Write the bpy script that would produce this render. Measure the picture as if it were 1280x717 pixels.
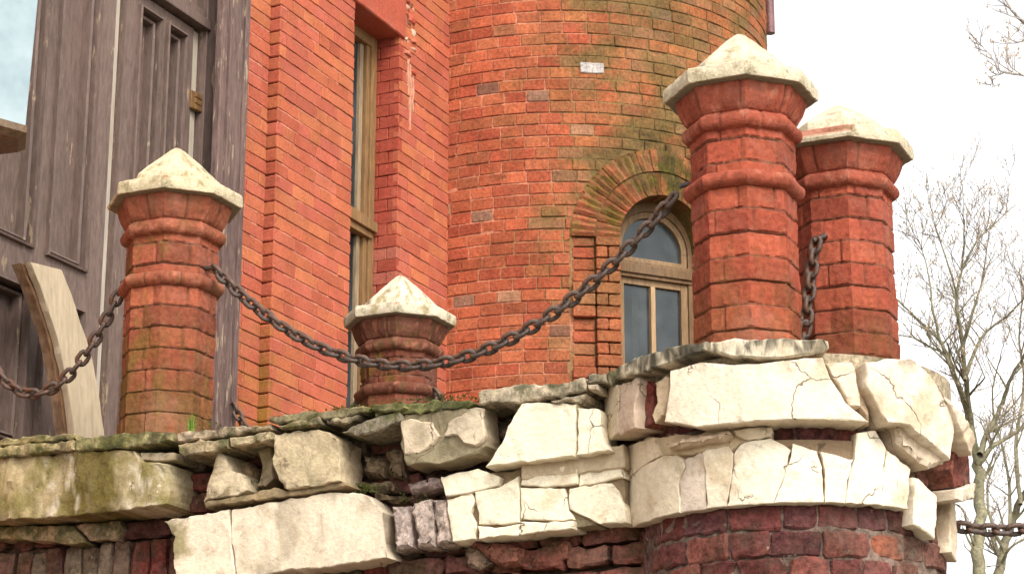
import bpy, bmesh, math, random
from mathutils import Vector, Matrix, noise

R = math.radians
for o in list(bpy.data.objects):
    bpy.data.objects.remove(o)
S = bpy.context.scene
COL = S.collection
rnd = random.Random(7)

# ------------------------------------------------------------------ camera
F = 2800.0                                   # focal length in pixels of the 1280 wide photograph
TH = math.atan(832 / 2800)                   # upward pitch
AL = R(24.6)                                 # how far the building is turned to the view
EYE = 1.6
ca, sa, ct, st = math.cos(AL), math.sin(AL), math.cos(TH), math.sin(TH)
cam_d = bpy.data.cameras.new('camera')
cam = bpy.data.objects.new('camera', cam_d)
COL.objects.link(cam)
cam.location = (0, 0, EYE)
cam.rotation_euler = (R(90) + TH, 0, 0)
cam_d.sensor_width = 36
cam_d.lens = 36 * F / 1280
cam_d.clip_start = 0.05
cam_d.clip_end = 3000
S.camera = cam

# ------------------------------------------------------------------ sky, sun, exposure
SUN = Vector((0.36, -0.84, 0.86)).normalized()
W = bpy.data.worlds.new('World')
S.world = W
W.use_nodes = True
nt = W.node_tree
bg = nt.nodes['Background']
sky = nt.nodes.new('ShaderNodeTexSky')
sky.sky_type = 'NISHITA'
sky.sun_disc = False
sky.sun_elevation = math.asin(SUN.z)
sky.sun_rotation = math.atan2(SUN.x, SUN.y)
sky.air_density = 1.0
sky.dust_density = 3.0
hs = nt.nodes.new('ShaderNodeHueSaturation')
hs.inputs['Saturation'].default_value = 0.08          # an overcast, nearly colourless sky
nt.links.new(sky.outputs[0], hs.inputs['Color'])
nt.links.new(hs.outputs[0], bg.inputs[0])
bg.inputs[1].default_value = 0.15
sd = bpy.data.lights.new('sun', 'SUN')
sd.energy = 0.85
sd.angle = R(18)
sd.color = (1.0, 0.95, 0.86)
so = bpy.data.objects.new('sun', sd)
COL.objects.link(so)
so.rotation_euler = (-SUN).to_track_quat('-Z', 'Y').to_euler()
S.view_settings.view_transform = 'Standard'
S.view_settings.look = 'None'
S.view_settings.exposure = 1.28
S.view_settings.gamma = 1
S.view_settings.use_curve_mapping = False

# ------------------------------------------------------------------ building axes: p out from the facade, q along it, z up
def ray(px, py):
    u = (px - 640) / F
    v = (358.5 - py) / F
    X, Y, Z = u, ct - v * st, st + v * ct
    return X * ca - Y * sa, X * sa + Y * ca, Z
def on_q(px, py, q):
    d = ray(px, py); t = q / d[1]
    return d[0] * t, EYE + d[2] * t
def on_p(px, py, p):
    d = ray(px, py); t = p / d[0]
    return d[1] * t, EYE + d[2] * t
def on_c(px, py, cp, cq, Rr):
    d = ray(px, py)
    a = d[0] ** 2 + d[1] ** 2
    b = -2 * (d[0] * cp + d[1] * cq)
    c = cp * cp + cq * cq - Rr * Rr
    D = max(b * b - 4 * a * c, 0)
    t = (-b - math.sqrt(D)) / 2 / a
    x, y = d[0] * t - cp, d[1] * t - cq
    return math.atan2(x, -y), EYE + d[2] * t
def L2W(p, q, z):
    return Vector((p * ca + q * sa, -p * sa + q * ca, z))

# ------------------------------------------------------------------ object helpers
ORG = {}
def thing(name, label, cat, pqz, group=None):
    o = bpy.data.objects.new(name, None)
    COL.objects.link(o)
    o.empty_display_size = 0.1
    o.location = L2W(*pqz)
    o.rotation_euler = (0, 0, -AL)
    o['label'] = label; o['category'] = cat; o['kind'] = 'thing'
    if group: o['group'] = group
    ORG[o.name] = pqz
    return o
def root_of(o):
    while o.parent: o = o.parent
    return o
class Buf:
    def __init__(s): s.v = []; s.f = []; s.c = []
    def add(s, verts, faces, col):
        n = len(s.v)
        s.v += verts
        s.f += [tuple(i + n for i in f) for f in faces]
        if isinstance(col, list): s.c += col
        else: s.c += [col] * len(verts)
    def box(s, a, b, col=(0.5, 0.5, 0.5)):
        (x0, y0, z0), (x1, y1, z1) = a, b
        x0, x1 = min(x0, x1), max(x0, x1); y0, y1 = min(y0, y1), max(y0, y1); z0, z1 = min(z0, z1), max(z0, z1)
        s.add([(x0, y0, z0), (x1, y0, z0), (x1, y1, z0), (x0, y1, z0), (x0, y0, z1), (x1, y0, z1), (x1, y1, z1), (x0, y1, z1)],
              [(0, 3, 2, 1), (4, 5, 6, 7), (0, 1, 5, 4), (1, 2, 6, 5), (2, 3, 7, 6), (3, 0, 4, 7)], col)
def obj(name, buf, mat, parent=None, smooth=None, bevel=0, world=False, recalc=False):
    """links one mesh object; vertices come in building coordinates"""
    me = bpy.data.meshes.new(name)
    vs = buf.v
    if parent is not None:
        o0 = ORG[root_of(parent).name]
        vs = [(a - o0[0], b - o0[1], c - o0[2]) for a, b, c in vs]
    elif not world:
        vs = [tuple(L2W(*v)) for v in vs]
    me.from_pydata(vs, [], buf.f)
    if recalc:
        bm = bmesh.new(); bm.from_mesh(me)
        bmesh.ops.recalc_face_normals(bm, faces=bm.faces)
        bm.to_mesh(me); bm.free()
    at = me.color_attributes.new('col', 'FLOAT_COLOR', 'POINT')
    flat = []
    for c in buf.c: flat += [c[0], c[1], c[2], 1.0]
    at.data.foreach_set('color', flat)
    if smooth is not None:
        for p in me.polygons: p.use_smooth = True
        me.set_sharp_from_angle(angle=R(smooth))
    me.materials.append(mat)
    o = bpy.data.objects.new(name, me)
    COL.objects.link(o)
    if parent is not None: o.parent = parent
    if bevel:
        m = o.modifiers.new('bevel', 'BEVEL'); m.width = bevel; m.segments = 2; m.limit_method = 'ANGLE'
    return o
def tag(o, label, cat, group=None, kind=None):
    if label: o['label'] = label
    if cat: o['category'] = cat
    if group: o['group'] = group
    if kind: o['kind'] = kind
    return o
def fb(x, y, z, sc, o=3):
    return noise.fractal(Vector((x * sc, y * sc, z * sc)), 0.6, 2.0, o)
def mix(a, b, t):
    t = min(max(t, 0), 1)
    return tuple(x + (y - x) * t for x, y in zip(a, b))
def mul(a, k): return tuple(x * k for x in a)
def red(*cs): return [(r_ * 0.66, g_ * 0.60, b_ * 0.50) for r_, g_, b_ in cs]
def sst(a, b, x):
    t = min(max((x - a) / (b - a), 0), 1)
    return t * t * (3 - 2 * t)

# ------------------------------------------------------------------ materials
def nodes(name):
    m = bpy.data.materials.new(name); m.use_nodes = True
    t = m.node_tree
    return m, t, t.nodes['Principled BSDF']
def N(t, kind, **kw):
    n = t.nodes.new(kind)
    for k, v in kw.items():
        if k in n.inputs: n.inputs[k].default_value = v
        else: setattr(n, k, v)
    return n
def ramp(t, src, stops):
    r = t.nodes.new('ShaderNodeValToRGB')
    el = r.color_ramp.elements
    while len(el) < len(stops): el.new(0.5)
    for e, (p, c) in zip(el, stops):
        e.position = p
        e.color = (*c, 1) if isinstance(c, tuple) else (c, c, c, 1)
    t.links.new(src, r.inputs[0])
    return r.outputs[0]
def mixc(t, fac, a, b, mode='MIX'):
    n = t.nodes.new('ShaderNodeMix'); n.data_type = 'RGBA'; n.blend_type = mode
    for s, v in ((n.inputs[0], fac), (n.inputs[6], a), (n.inputs[7], b)):
        if isinstance(v, (int, float)): s.default_value = v
        elif isinstance(v, tuple): s.default_value = (*v, 1)
        else: t.links.new(v, s)
    return n.outputs[2]
def masonry(name, fine=70, rough=0.9, bump=0.5, speck=None, speck_at=(0.62, 0.7), speck_scale=28, dark=None, dark_at=(0.6, 0.72), dark_scale=9, cracks=0, var=0.22, spec=0.25, stretch=None, grain=1.5, pit=0.3, dust=0.25, dustcol=(0.36, 0.29, 0.22)):
    m, t, bs = nodes(name)
    tc = N(t, 'ShaderNodeTexCoord').outputs['Object']
    if stretch:
        mp = N(t, 'ShaderNodeMapping'); mp.inputs['Scale'].default_value = stretch
        t.links.new(tc, mp.inputs[0]); tcs = mp.outputs[0]
    else: tcs = tc
    at = N(t, 'ShaderNodeAttribute', attribute_name='col').outputs['Color']
    def nz(sc, d=6, r=0.6, co=tcs):
        n = N(t, 'ShaderNodeTexNoise'); n.inputs['Scale'].default_value = sc; n.inputs['Detail'].default_value = d; n.inputs['Roughness'].default_value = r
        t.links.new(co, n.inputs['Vector'])
        return n.outputs['Fac']
    n1, n2 = nz(7), nz(fine, 8, 0.7)
    c = mixc(t, 1.0, at, ramp(t, n1, [(0.3, 1 - var), (0.7, 1 + var * 0.6)]), 'MULTIPLY')
    c = mixc(t, 1.0, c, ramp(t, n2, [(0.36, 1 - var * grain), (0.64, 1 + var * grain * 0.75)]), 'MULTIPLY')
    n3 = nz(fine * 0.42, 7, 0.75)
    pits = ramp(t, n3, [(0.60, 1.0), (0.68, 1 - pit)])
    c = mixc(t, 1.0, c, pits, 'MULTIPLY')
    c = mixc(t, ramp(t, nz(4.3, 9, 0.75), [(0.5, 0.0), (0.75, dust)]), c, dustcol)
    if speck:
        c = mixc(t, ramp(t, nz(speck_scale, 5, 0.65), [(speck_at[0], 0.0), (speck_at[1], 0.85)]), c, speck)
    if dark:
        c = mixc(t, ramp(t, nz(dark_scale, 9, 0.72), [(dark_at[0], 0.0), (dark_at[1], 0.8)]), c, dark)
    hm = N(t, 'ShaderNodeMath', operation='MULTIPLY_ADD'); t.links.new(pits, hm.inputs[0]); hm.inputs[1].default_value = 0.6; t.links.new(n2, hm.inputs[2])
    h = hm.outputs[0]
    if cracks:
        v = N(t, 'ShaderNodeTexVoronoi', feature='DISTANCE_TO_EDGE'); v.inputs['Scale'].default_value = cracks
        dn = N(t, 'ShaderNodeTexNoise'); dn.inputs['Scale'].default_value = 9; dn.inputs['Detail'].default_value = 4
        t.links.new(tc, dn.inputs['Vector'])
        va = N(t, 'ShaderNodeVectorMath', operation='MULTIPLY_ADD')
        t.links.new(dn.outputs['Color'], va.inputs[0]); va.inputs[1].default_value = (0.16, 0.16, 0.16); t.links.new(tc, va.inputs[2])
        t.links.new(va.outputs[0], v.inputs['Vector'])
        line = ramp(t, v.outputs['Distance'], [(0.0015, 1.0), (0.0048, 0.0)])
        msk = ramp(t, nz(3.1, 3), [(0.5, 0.0), (0.56, 1.0)])
        lm = mixc(t, 1.0, line, msk, 'MULTIPLY')
        c = mixc(t, lm, c, (0.16, 0.11, 0.07))
        sb = N(t, 'ShaderNodeMath', operation='SUBTRACT'); t.links.new(h, sb.inputs[0]); t.links.new(lm, sb.inputs[1])
        h = sb.outputs[0]
    t.links.new(c, bs.inputs['Base Color'])
    bs.inputs['Roughness'].default_value = rough
    bs.inputs['Specular IOR Level'].default_value = spec
    b = N(t, 'ShaderNodeBump'); b.inputs['Strength'].default_value = bump; b.inputs['Distance'].default_value = 0.008
    t.links.new(h, b.inputs['Height']); t.links.new(b.outputs[0], bs.inputs['Normal'])
    return m
M_FAC = masonry('painted_brick', 80, 0.9, 0.6, var=0.16, pit=0.2, spec=0.12, dust=0.35, dustcol=(0.46, 0.16, 0.10), speck=(0.52, 0.20, 0.12), speck_at=(0.66, 0.78), speck_scale=22)
M_TOW = masonry('old_brick', 60, 0.95, 0.9, var=0.24, spec=0.1, dust=0.3, dustcol=(0.32, 0.17, 0.09), speck=(0.36, 0.21, 0.12), speck_at=(0.64, 0.78), speck_scale=26, dark=(0.06, 0.045, 0.018), dark_at=(0.6, 0.78), dark_scale=6)
M_PIL = masonry('pillar_brick', 60, 0.95, 0.55, var=0.18, pit=0.16, dust=0.55, dustcol=(0.33, 0.17, 0.12), spec=0.1, speck=(0.42, 0.20, 0.13), speck_at=(0.66, 0.76), speck_scale=20, dark=(0.09, 0.05, 0.03), dark_at=(0.66, 0.84), dark_scale=9)
M_CAP = masonry('cap_plaster', 80, 0.95, 0.8, var=0.14, pit=0.4, dust=0.7, dustcol=(0.34, 0.27, 0.16), speck=(0.38, 0.16, 0.08), speck_at=(0.655, 0.69), speck_scale=20, dark=(0.15, 0.125, 0.06), dark_at=(0.56, 0.68), dark_scale=13)
M_PLA = masonry('cracked_plaster', 60, 0.95, 0.7, var=0.10, grain=1.3, pit=0.22, dust=0.4, dustcol=(0.52, 0.42, 0.28), cracks=2.6, dark=(0.30, 0.21, 0.115), dark_at=(0.60, 0.70), dark_scale=6, speck=(0.10, 0.08, 0.045), speck_at=(0.72, 0.78), speck_scale=30)
M_PLAO = masonry('stained_plaster', 60, 0.95, 0.9, var=0.14, grain=1.4, pit=0.35, cracks=2.2, dark=(0.150, 0.112, 0.055), dark_at=(0.555, 0.60), dark_scale=6.5, speck=(0.60, 0.50, 0.35), speck_at=(0.66, 0.69), speck_scale=16, dust=0.5, dustcol=(0.34, 0.25, 0.12))
M_COP = masonry('blackened_coping', 60, 0.95, 0.8, var=0.16, pit=0.4, dark=(0.045, 0.038, 0.026), dark_at=(0.53, 0.60), dark_scale=11, stretch=(1, 1, 0.4), dust=0.4, dustcol=(0.42, 0.33, 0.2))
M_STN = masonry('mossy_stone', 60, 0.95, 0.8, var=0.34, speck=(0.40, 0.34, 0.24), speck_at=(0.62, 0.7), speck_scale=24, dark=(0.05, 0.055, 0.018), dark_at=(0.5, 0.62), dark_scale=9)
M_WORN = masonry('worn_brick', 50, 1.0, 1.0, var=0.36, spec=0.08, dust=0.4, dustcol=(0.22, 0.16, 0.13), speck=(0.40, 0.30, 0.26), speck_at=(0.645, 0.70), speck_scale=20, dark=(0.05, 0.035, 0.022), dark_at=(0.54, 0.68), dark_scale=10)
M_DOOR = masonry('weathered_door_paint', 60, 0.62, 0.4, var=0.18, dustcol=(0.20, 0.128, 0.108), dust=0.4, pit=0.2, speck=(0.30, 0.22, 0.14), speck_at=(0.625, 0.66), speck_scale=26, dark=(0.05, 0.035, 0.03), dark_at=(0.62, 0.76), dark_scale=7, stretch=(1, 1, 0.22))
M_CASE = masonry('peeling_casing_paint', 60, 0.7, 0.6, var=0.26, dustcol=(0.19, 0.125, 0.10), dust=0.4, speck=(0.36, 0.28, 0.18), speck_at=(0.60, 0.64), speck_scale=38, dark=(0.05, 0.035, 0.03), dark_at=(0.62, 0.76), dark_scale=7, stretch=(1, 1, 0.16))
M_WOOD = masonry('bare_wood', 60, 0.75, 0.4, var=0.2, dark=(0.14, 0.08, 0.04), dark_at=(0.6, 0.78), dark_scale=12, stretch=(1, 1, 0.15))
M_PLANK = masonry('pale_board', 60, 0.8, 0.3, var=0.10, dark=(0.26, 0.19, 0.11), dark_at=(0.54, 0.8), dark_scale=16, stretch=(1, 1, 0.12))
M_IRON = masonry('rusty_iron', 120, 0.5, 0.5, var=0.35, dark=(0.13, 0.050, 0.020), dark_at=(0.48, 0.62), dark_scale=30, spec=0.5, dust=0.0)
M_BARK = masonry('bark', 30, 0.9, 0.6, var=0.3)
M_LINT = masonry('painted_lintel', 60, 0.75, 0.35, var=0.14, speck=(0.46, 0.22, 0.14), speck_at=(0.66, 0.74), speck_scale=12)
M_MOSS = masonry('moss', 40, 1.0, 0.6, var=0.3)
M_BRZ = masonry('dark_bronze', 50, 0.5, 0.3, var=0.3, spec=0.5)
def glass_mat(name, tint, gloss=0.35):
    m, t, bs = nodes(name)
    out = [n for n in t.nodes if n.type == 'OUTPUT_MATERIAL'][0]
    t.nodes.remove(bs)
    tr = N(t, 'ShaderNodeBsdfTransparent'); tr.inputs[0].default_value = (*tint, 1)
    gl = N(t, 'ShaderNodeBsdfGlossy'); gl.inputs['Roughness'].default_value = 0.12; gl.inputs[0].default_value = (0.9, 0.92, 0.92, 1)
    df = N(t, 'ShaderNodeBsdfDiffuse'); df.inputs[0].default_value = (0.060, 0.068, 0.070, 1)
    tc = N(t, 'ShaderNodeTexCoord')
    nz = N(t, 'ShaderNodeTexNoise'); nz.inputs['Scale'].default_value = 6; nz.inputs['Detail'].default_value = 6
    t.links.new(tc.outputs['Object'], nz.inputs['Vector'])
    m1 = N(t, 'ShaderNodeMixShader'); t.links.new(ramp(t, nz.outputs['Fac'], [(0.35, 0.15), (0.65, 0.75)]), m1.inputs[0])
    t.links.new(tr.outputs[0], m1.inputs[1]); t.links.new(df.outputs[0], m1.inputs[2])
    m2 = N(t, 'ShaderNodeMixShader'); m2.inputs[0].default_value = gloss
    t.links.new(m1.outputs[0], m2.inputs[1]); t.links.new(gl.outputs[0], m2.inputs[2])
    t.links.new(m2.outputs[0], out.inputs[0])
    return m
M_GLASS = glass_mat('old_glass', (0.55, 0.6, 0.58), 0.03)
M_FROST, _t, _b = nodes('frosted_glass')
_b.inputs['Base Color'].default_value = (0.50, 0.62, 0.68, 1)
_b.inputs['Roughness'].default_value = 0.55; _b.inputs['Specular IOR Level'].default_value = 0.2
_n = N(_t, 'ShaderNodeTexNoise'); _n.inputs['Scale'].default_value = 9; _n.inputs['Detail'].default_value = 4
_tc = N(_t, 'ShaderNodeTexCoord'); _t.links.new(_tc.outputs['Object'], _n.inputs['Vector'])
_t.links.new(ramp(_t, _n.outputs['Fac'], [(0.3, (0.24, 0.31, 0.34)), (0.7, (0.34, 0.41, 0.43))]), _b.inputs['Base Color'])
M_DARK, _t, _b = nodes('dark_interior')
_b.inputs['Base Color'].default_value = (0.035, 0.04, 0.042, 1); _b.inputs['Roughness'].default_value = 1
def plain_noise(name, a, b, sc, rough=0.95):
    m, t, bs = nodes(name)
    n = N(t, 'ShaderNodeTexNoise'); n.inputs['Scale'].default_value = sc; n.inputs['Detail'].default_value = 8
    tc = N(t, 'ShaderNodeTexCoord'); t.links.new(tc.outputs['Object'], n.inputs['Vector'])
    t.links.new(ramp(t, n.outputs['Fac'], [(0.3, a), (0.7, b)]), bs.inputs['Base Color'])
    bs.inputs['Roughness'].default_value = rough
    return m
M_GROUND = plain_noise('ground', (0.16, 0.14, 0.10), (0.26, 0.23, 0.17), 3)

# ------------------------------------------------------------------ ground
g = Buf()
g.add([(-900, -900, 0), (900, -900, 0), (900, 900, 0), (-900, 900, 0)], [(0, 1, 2, 3)], (0.2, 0.18, 0.13))
tag(obj('ground', g, M_GROUND, world=True), None, None, kind='structure')

# ------------------------------------------------------------------ brick builder
def brick(buf, mp, s0, s1, z0, z1, d0, d1, col, cfun=None, b=0.006, rough=0.0025, ns=None, seed=0.0, tilt=0.0, chip=0.0):
    """one rounded, slightly lumpy brick in (along, up, depth) space; mp maps it to building coordinates"""
    w, h = s1 - s0, z1 - z0
    if w < 0.02 or h < 0.02: return
    ns = ns or max(2, int(w / 0.035))
    ss = [s0, s0 + b] + [s0 + b + (w - 2 * b) * k / ns for k in range(1, ns)] + [s1 - b, s1]
    zs = [z0, z0 + b, (z0 + z1) / 2, z1 - b, z1]
    nx, nz = len(ss), len(zs)
    vs, fs, cs = [], [], []
    for j, z in enumerate(zs):
        for i, s in enumerate(ss):
            ei = i in (0, nx - 1); ej = j in (0, nz - 1)
            d = d0 + fb(s + seed, z, d0, 22, 3) * rough + tilt * (s - s0 - w / 2)
            a, c = s, z
            if ei or ej: d += b * 0.8
            if ei and ej:
                d += b * 0.6
                a += b * 0.5 * (1 if i == 0 else -1); c += b * 0.5 * (1 if j == 0 else -1)
                if chip is not None and rnd.random() < chip: d += 0.012
            a += fb(s, z + seed, 3.1, 30, 2) * rough * 0.9; c += fb(s + seed, z, 7.7, 30, 2) * rough * 0.9
            vs.append((a, c, d))
    ring = list(range(nx)) + [j * nx + nx - 1 for j in range(1, nz)] + [(nz - 1) * nx + i for i in range(nx - 2, -1, -1)] + [j * nx for j in range(nz - 2, 0, -1)]
    n0 = len(vs)
    for k in ring: vs.append((vs[k][0], vs[k][1], d1))
    for j in range(nz - 1):
        for i in range(nx - 1):
            fs.append((j * nx + i, j * nx + i + 1, (j + 1) * nx + i + 1, (j + 1) * nx + i))
    L = len(ring)
    for k in range(L):
        fs.append((ring[(k + 1) % L], ring[k], n0 + k, n0 + (k + 1) % L))
    out = [mp(*v) for v in vs]
    cs = [cfun(col, *o) if cfun else col for o in out]
    buf.add(out, fs, cs)
def sheet(buf, mp, s0, s1, z0, z1, d, step, cfun, hole=None):
    ni, nj = max(1, int((s1 - s0) / step)), max(1, int((z1 - z0) / step))
    vs = []
    for j in range(nj + 1):
        for i in range(ni + 1):
            s, z = s0 + (s1 - s0) * i / ni, z0 + (z1 - z0) * j / nj
            vs.append(mp(s, z, d + fb(s, z, d, 30, 2) * 0.0015))
    fs = []
    for j in range(nj):
        for i in range(ni):
            s, z = s0 + (s1 - s0) * (i + 0.5) / ni, z0 + (z1 - z0) * (j + 0.5) / nj
            if hole and hole(s, z): continue
            k = j * (ni + 1) + i
            fs.append((k, k + 1, k + ni + 2, k + ni + 1))
    buf.add(vs, fs, [cfun(*v) for v in vs])

# ------------------------------------------------------------------ the brick house: facade (faces +p), seen edge on from the left
FP = -5.10                                        # facade plane
HOUSE_O = (FP, 8.0, 0.0)
house = thing('brick_house', 'orange-red painted brick house front with tall door and narrow window', 'building', HOUSE_O)
def fmap(s, z, d): return (FP - d, s, z)          # s runs along q
CRS = 0.0655
FAC_COLS = [(0.42, 0.112, 0.057), (0.44, 0.126, 0.060), (0.41, 0.102, 0.056), (0.45, 0.140, 0.063), (0.42, 0.108, 0.064)]
MORT_F = (0.54, 0.215, 0.145)
MOSS_Y = (0.20, 0.155, 0.015)
def fac_stain(c, p, q, z, k=1.0):
    m = sst(4.55, 4.0, z + 0.25 * fb(p, q, z, 5, 3)) * sst(9.0, 8.25, q) * (0.55 + 0.8 * fb(p, q, z, 9, 3))
    c = mix(c, MOSS_Y, min(m, 1) * min(k, 1.0))
    # long dull red repaint on the far pier
    return c
def fac_mort(p, q, z):
    c = fac_stain(MORT_F, p, q, z, 1.0)
    n = fb(p, q, z, 14, 3)
    return mix(c, (0.60, 0.30, 0.20), sst(0.15, 0.5, n) * 0.6)
def fac_bricks(buf, q0, q1, z0, z1, depth, back):
    z = z0
    k = 0
    while z < z1:
        r = random.Random(int(q0 * 100) * 1000 + k)
        s = q0
        off = r.choice([0.06, 0.11, 0.16, 0.2])
        first = True
        while s < q1 - 0.005:
            L = off if first else r.choice([0.205, 0.205, 0.105, 0.105, 0.205])
            first = False
            e = min(s + L, q1)
            if q1 - e < 0.05: e = q1
            c = mul(r.choice(FAC_COLS), r.uniform(0.88, 1.10))
            if r.random() < 0.2: c = mix(c, (0.40, 0.10, 0.07), 0.5)
            brick(buf, fmap, s + 0.002, e - 0.002, z + 0.0042 + r.uniform(0, 0.0026), z + CRS - 0.0018, depth + r.uniform(-0.0025, 0.002), back, c,
                  lambda c, p, q, zz: fac_stain(c, p, q, zz, 0.25), b=0.0024, rough=0.0024, seed=r.uniform(0, 50), tilt=r.uniform(-0.012, 0.012), chip=0.12)
            s = e
        z += CRS; k += 1
Q_CAS1, Q_PIER, Q_WIN0, Q_WIN1, Q_END = 8.20, 8.498, 9.228, 9.718, 10.45
ZB, ZT = 3.7, 7.0
fw = Buf()
fac_bricks(fw, Q_CAS1 - 0.03, Q_PIER, ZB, ZT, 0.055, 0.08)                  # strip beside the door, set back
sheet(fw, fmap, Q_CAS1 - 0.1, Q_PIER, ZB, ZT, 0.0600, 0.05, fac_mort)
fac_bricks(fw, Q_PIER, Q_WIN0, ZB, ZT, 0.0, 0.03)                           # pier
sheet(fw, fmap, Q_PIER + 0.004, Q_WIN0 - 0.004, ZB, ZT, 0.0050, 0.05, fac_mort)
fac_bricks(fw, Q_WIN1, Q_END, ZB, ZT, 0.0, 0.03)                            # between window and tower
sheet(fw, fmap, Q_WIN1 + 0.004, Q_END, ZB, ZT, 0.0050, 0.05, fac_mort)
# returns: pier side facing the door, far window reveal facing back to us
def rmap_pier(s, z, d): return (FP - s, Q_PIER + d, z)
def rmap_win(s, z, d): return (FP - s, Q_WIN1 + d, z)
z = ZB; k = 0
while z < ZT:
    r = random.Random(900 + k)
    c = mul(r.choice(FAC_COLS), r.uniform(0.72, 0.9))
    brick(fw, rmap_pier, 0.0, 0.07, z + 0.003, z + CRS - 0.003, 0.0, 0.03, c, lambda c, p, q, zz: fac_stain(c, p, q, zz, 1.0), b=0.005, seed=k)
    for a, e in ((0.0, 0.115), (0.118, 0.24)) if k % 2 else ((0.0, 0.06), (0.063, 0.24)):
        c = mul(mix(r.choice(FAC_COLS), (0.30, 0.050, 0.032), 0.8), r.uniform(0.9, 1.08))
        if z < 5.05 and r.random() < 0.5: c = mix(c, (0.42, 0.17, 0.12), 0.4)
        brick(fw, rmap_win, a, e, z + 0.0012, z + CRS - 0.0012, r.uniform(0, 0.003), 0.04, c, None, b=0.003, seed=k * 2 + a)
    z += CRS; k += 1
fw.box((FP - 0.08, Q_CAS1 - 0.05, 0), (FP - 0.3, Q_WIN0 - 0.02, ZT), MORT_F)
fw.box((FP - 0.05, Q_WIN1 + 0.03, 0), (FP - 0.3, Q_END + 0.6, ZT), MORT_F)
fw.box((FP - 0.03, Q_WIN0 - 0.02, 0), (FP - 0.26, Q_WIN1 + 0.03, 3.6), MORT_F)
fw.box((FP - 0.03, Q_WIN0 - 0.02, 6.30), (FP - 0.26, Q_WIN1 + 0.03, ZT), MORT_F)
fw.box((FP - 0.05, 5.2, 0), (FP - 0.3, 6.3, ZT), MORT_F)
fw.box((FP - 0.08, 6.3, 5.95), (FP - 0.3, 8.15, ZT), MORT_F)
fw.box((FP - 0.08, 6.3, 0), (FP - 0.3, 8.15, 3.25), MORT_F)
obj('facade_wall', fw, M_FAC, house, smooth=26)
# plastered lintel with a broken end
lq0, lq1 = Q_WIN0 - 0.22, Q_WIN1 + 0.04
ZL = 6.235
lt = Buf()
nn = 16
prof = []
for i in range(nn + 1):
    q = lq0 + (lq1 - lq0) * i / nn
    prof.append((q, ZL + 0.003 * fb(q, 1, 1, 20), ZL + 0.30 + 0.02 * fb(q, 2, 2, 9)))
vs, fs = [], []
for q, a, b in prof:
    vs += [(FP + 0.014, q, a + 0.006), (FP + 0.008, q, a), (FP - 0.16, q, a), (FP + 0.014, q, b)]
for i in range(nn):
    a = i * 4
    fs += [(a, a + 4, a + 7, a + 3), (a + 1, a + 5, a + 4, a), (a + 2, a + 6, a + 5, a + 1)]
fs += [(0, 3, 2, 1), (nn * 4, nn * 4 + 1, nn * 4 + 2, nn * 4 + 3)]
lt.add(vs, fs, (0.37, 0.078, 0.042))
obj('window_lintel', lt, M_LINT, house, smooth=40)
rr = random.Random(5)                                         # the crumbled plaster round the lintel's end
for i in range(15):
    q = lq1 + rr.uniform(-0.05, 0.12); zz = ZL + rr.uniform(-0.14, 0.24) - (q - lq1) * 0.3
    w, h = rr.uniform(0.03, 0.07), rr.uniform(0.02, 0.05)
    lb = Buf()
    brick(lb, fmap, q, q + w, zz, zz + h, -rr.uniform(0.002, 0.008), 0.02, rr.choice([(0.44, 0.12, 0.07), (0.50, 0.26, 0.17), (0.56, 0.40, 0.28), (0.20, 0.07, 0.04), (0.42, 0.08, 0.045)]), None, b=0.007, rough=0.012, seed=i)
    obj('broken_plaster', lb, M_LINT, house, smooth=60)
for i, (dq, dz, w, h) in enumerate([(-0.05, 0.30, 0.06, 0.04), (0.03, 0.26, 0.05, 0.06)]):
    lb = Buf()
    brick(lb, fmap, lq1 + dq, lq1 + dq + w, ZL + dz, ZL + dz + h, -0.010, 0.02, (0.66, 0.56, 0.46), None, b=0.007, rough=0.012, seed=i + 60)
    obj('broken_plaster', lb, M_LINT, house, smooth=60)
dr = Buf()                                                    # paint drips below it: thin skins on the brick
for q0, z0, z1, w in [(9.84, 5.75, 6.12, 0.010), (9.87, 5.86, 6.06, 0.009), (9.815, 5.94, 6.14, 0.010)]:
    n = 14; vs = []; fs = []
    for i in range(n + 1):
        z = z0 + (z1 - z0) * i / n
        q = q0 + 0.012 * fb(z, q0, 0, 6, 2)
        ww = w * (0.5 + 0.7 * abs(fb(z, q0, 4, 14, 2))) * math.sin(math.pi * (i + 0.2) / (n + 0.4)) ** 0.6 * (0.4 + sst(-0.2, 0.15, fb(z, q0, 7, 11, 3)))
        vs += [(FP + 0.0075, q - ww, z), (FP + 0.0095, q, z), (FP + 0.0075, q + ww, z), (FP - 0.004, q + ww, z), (FP - 0.004, q - ww, z)]
    for i in range(n):
        for k in range(5):
            a, b = i * 5 + k, i * 5 + (k + 1) % 5
            fs.append((a, b, b + 5, a + 5))
    dr.add(vs, fs, (0.50, 0.24, 0.15))
obj('paint_drip', dr, M_LINT, house, smooth=60, recalc=True)
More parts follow.
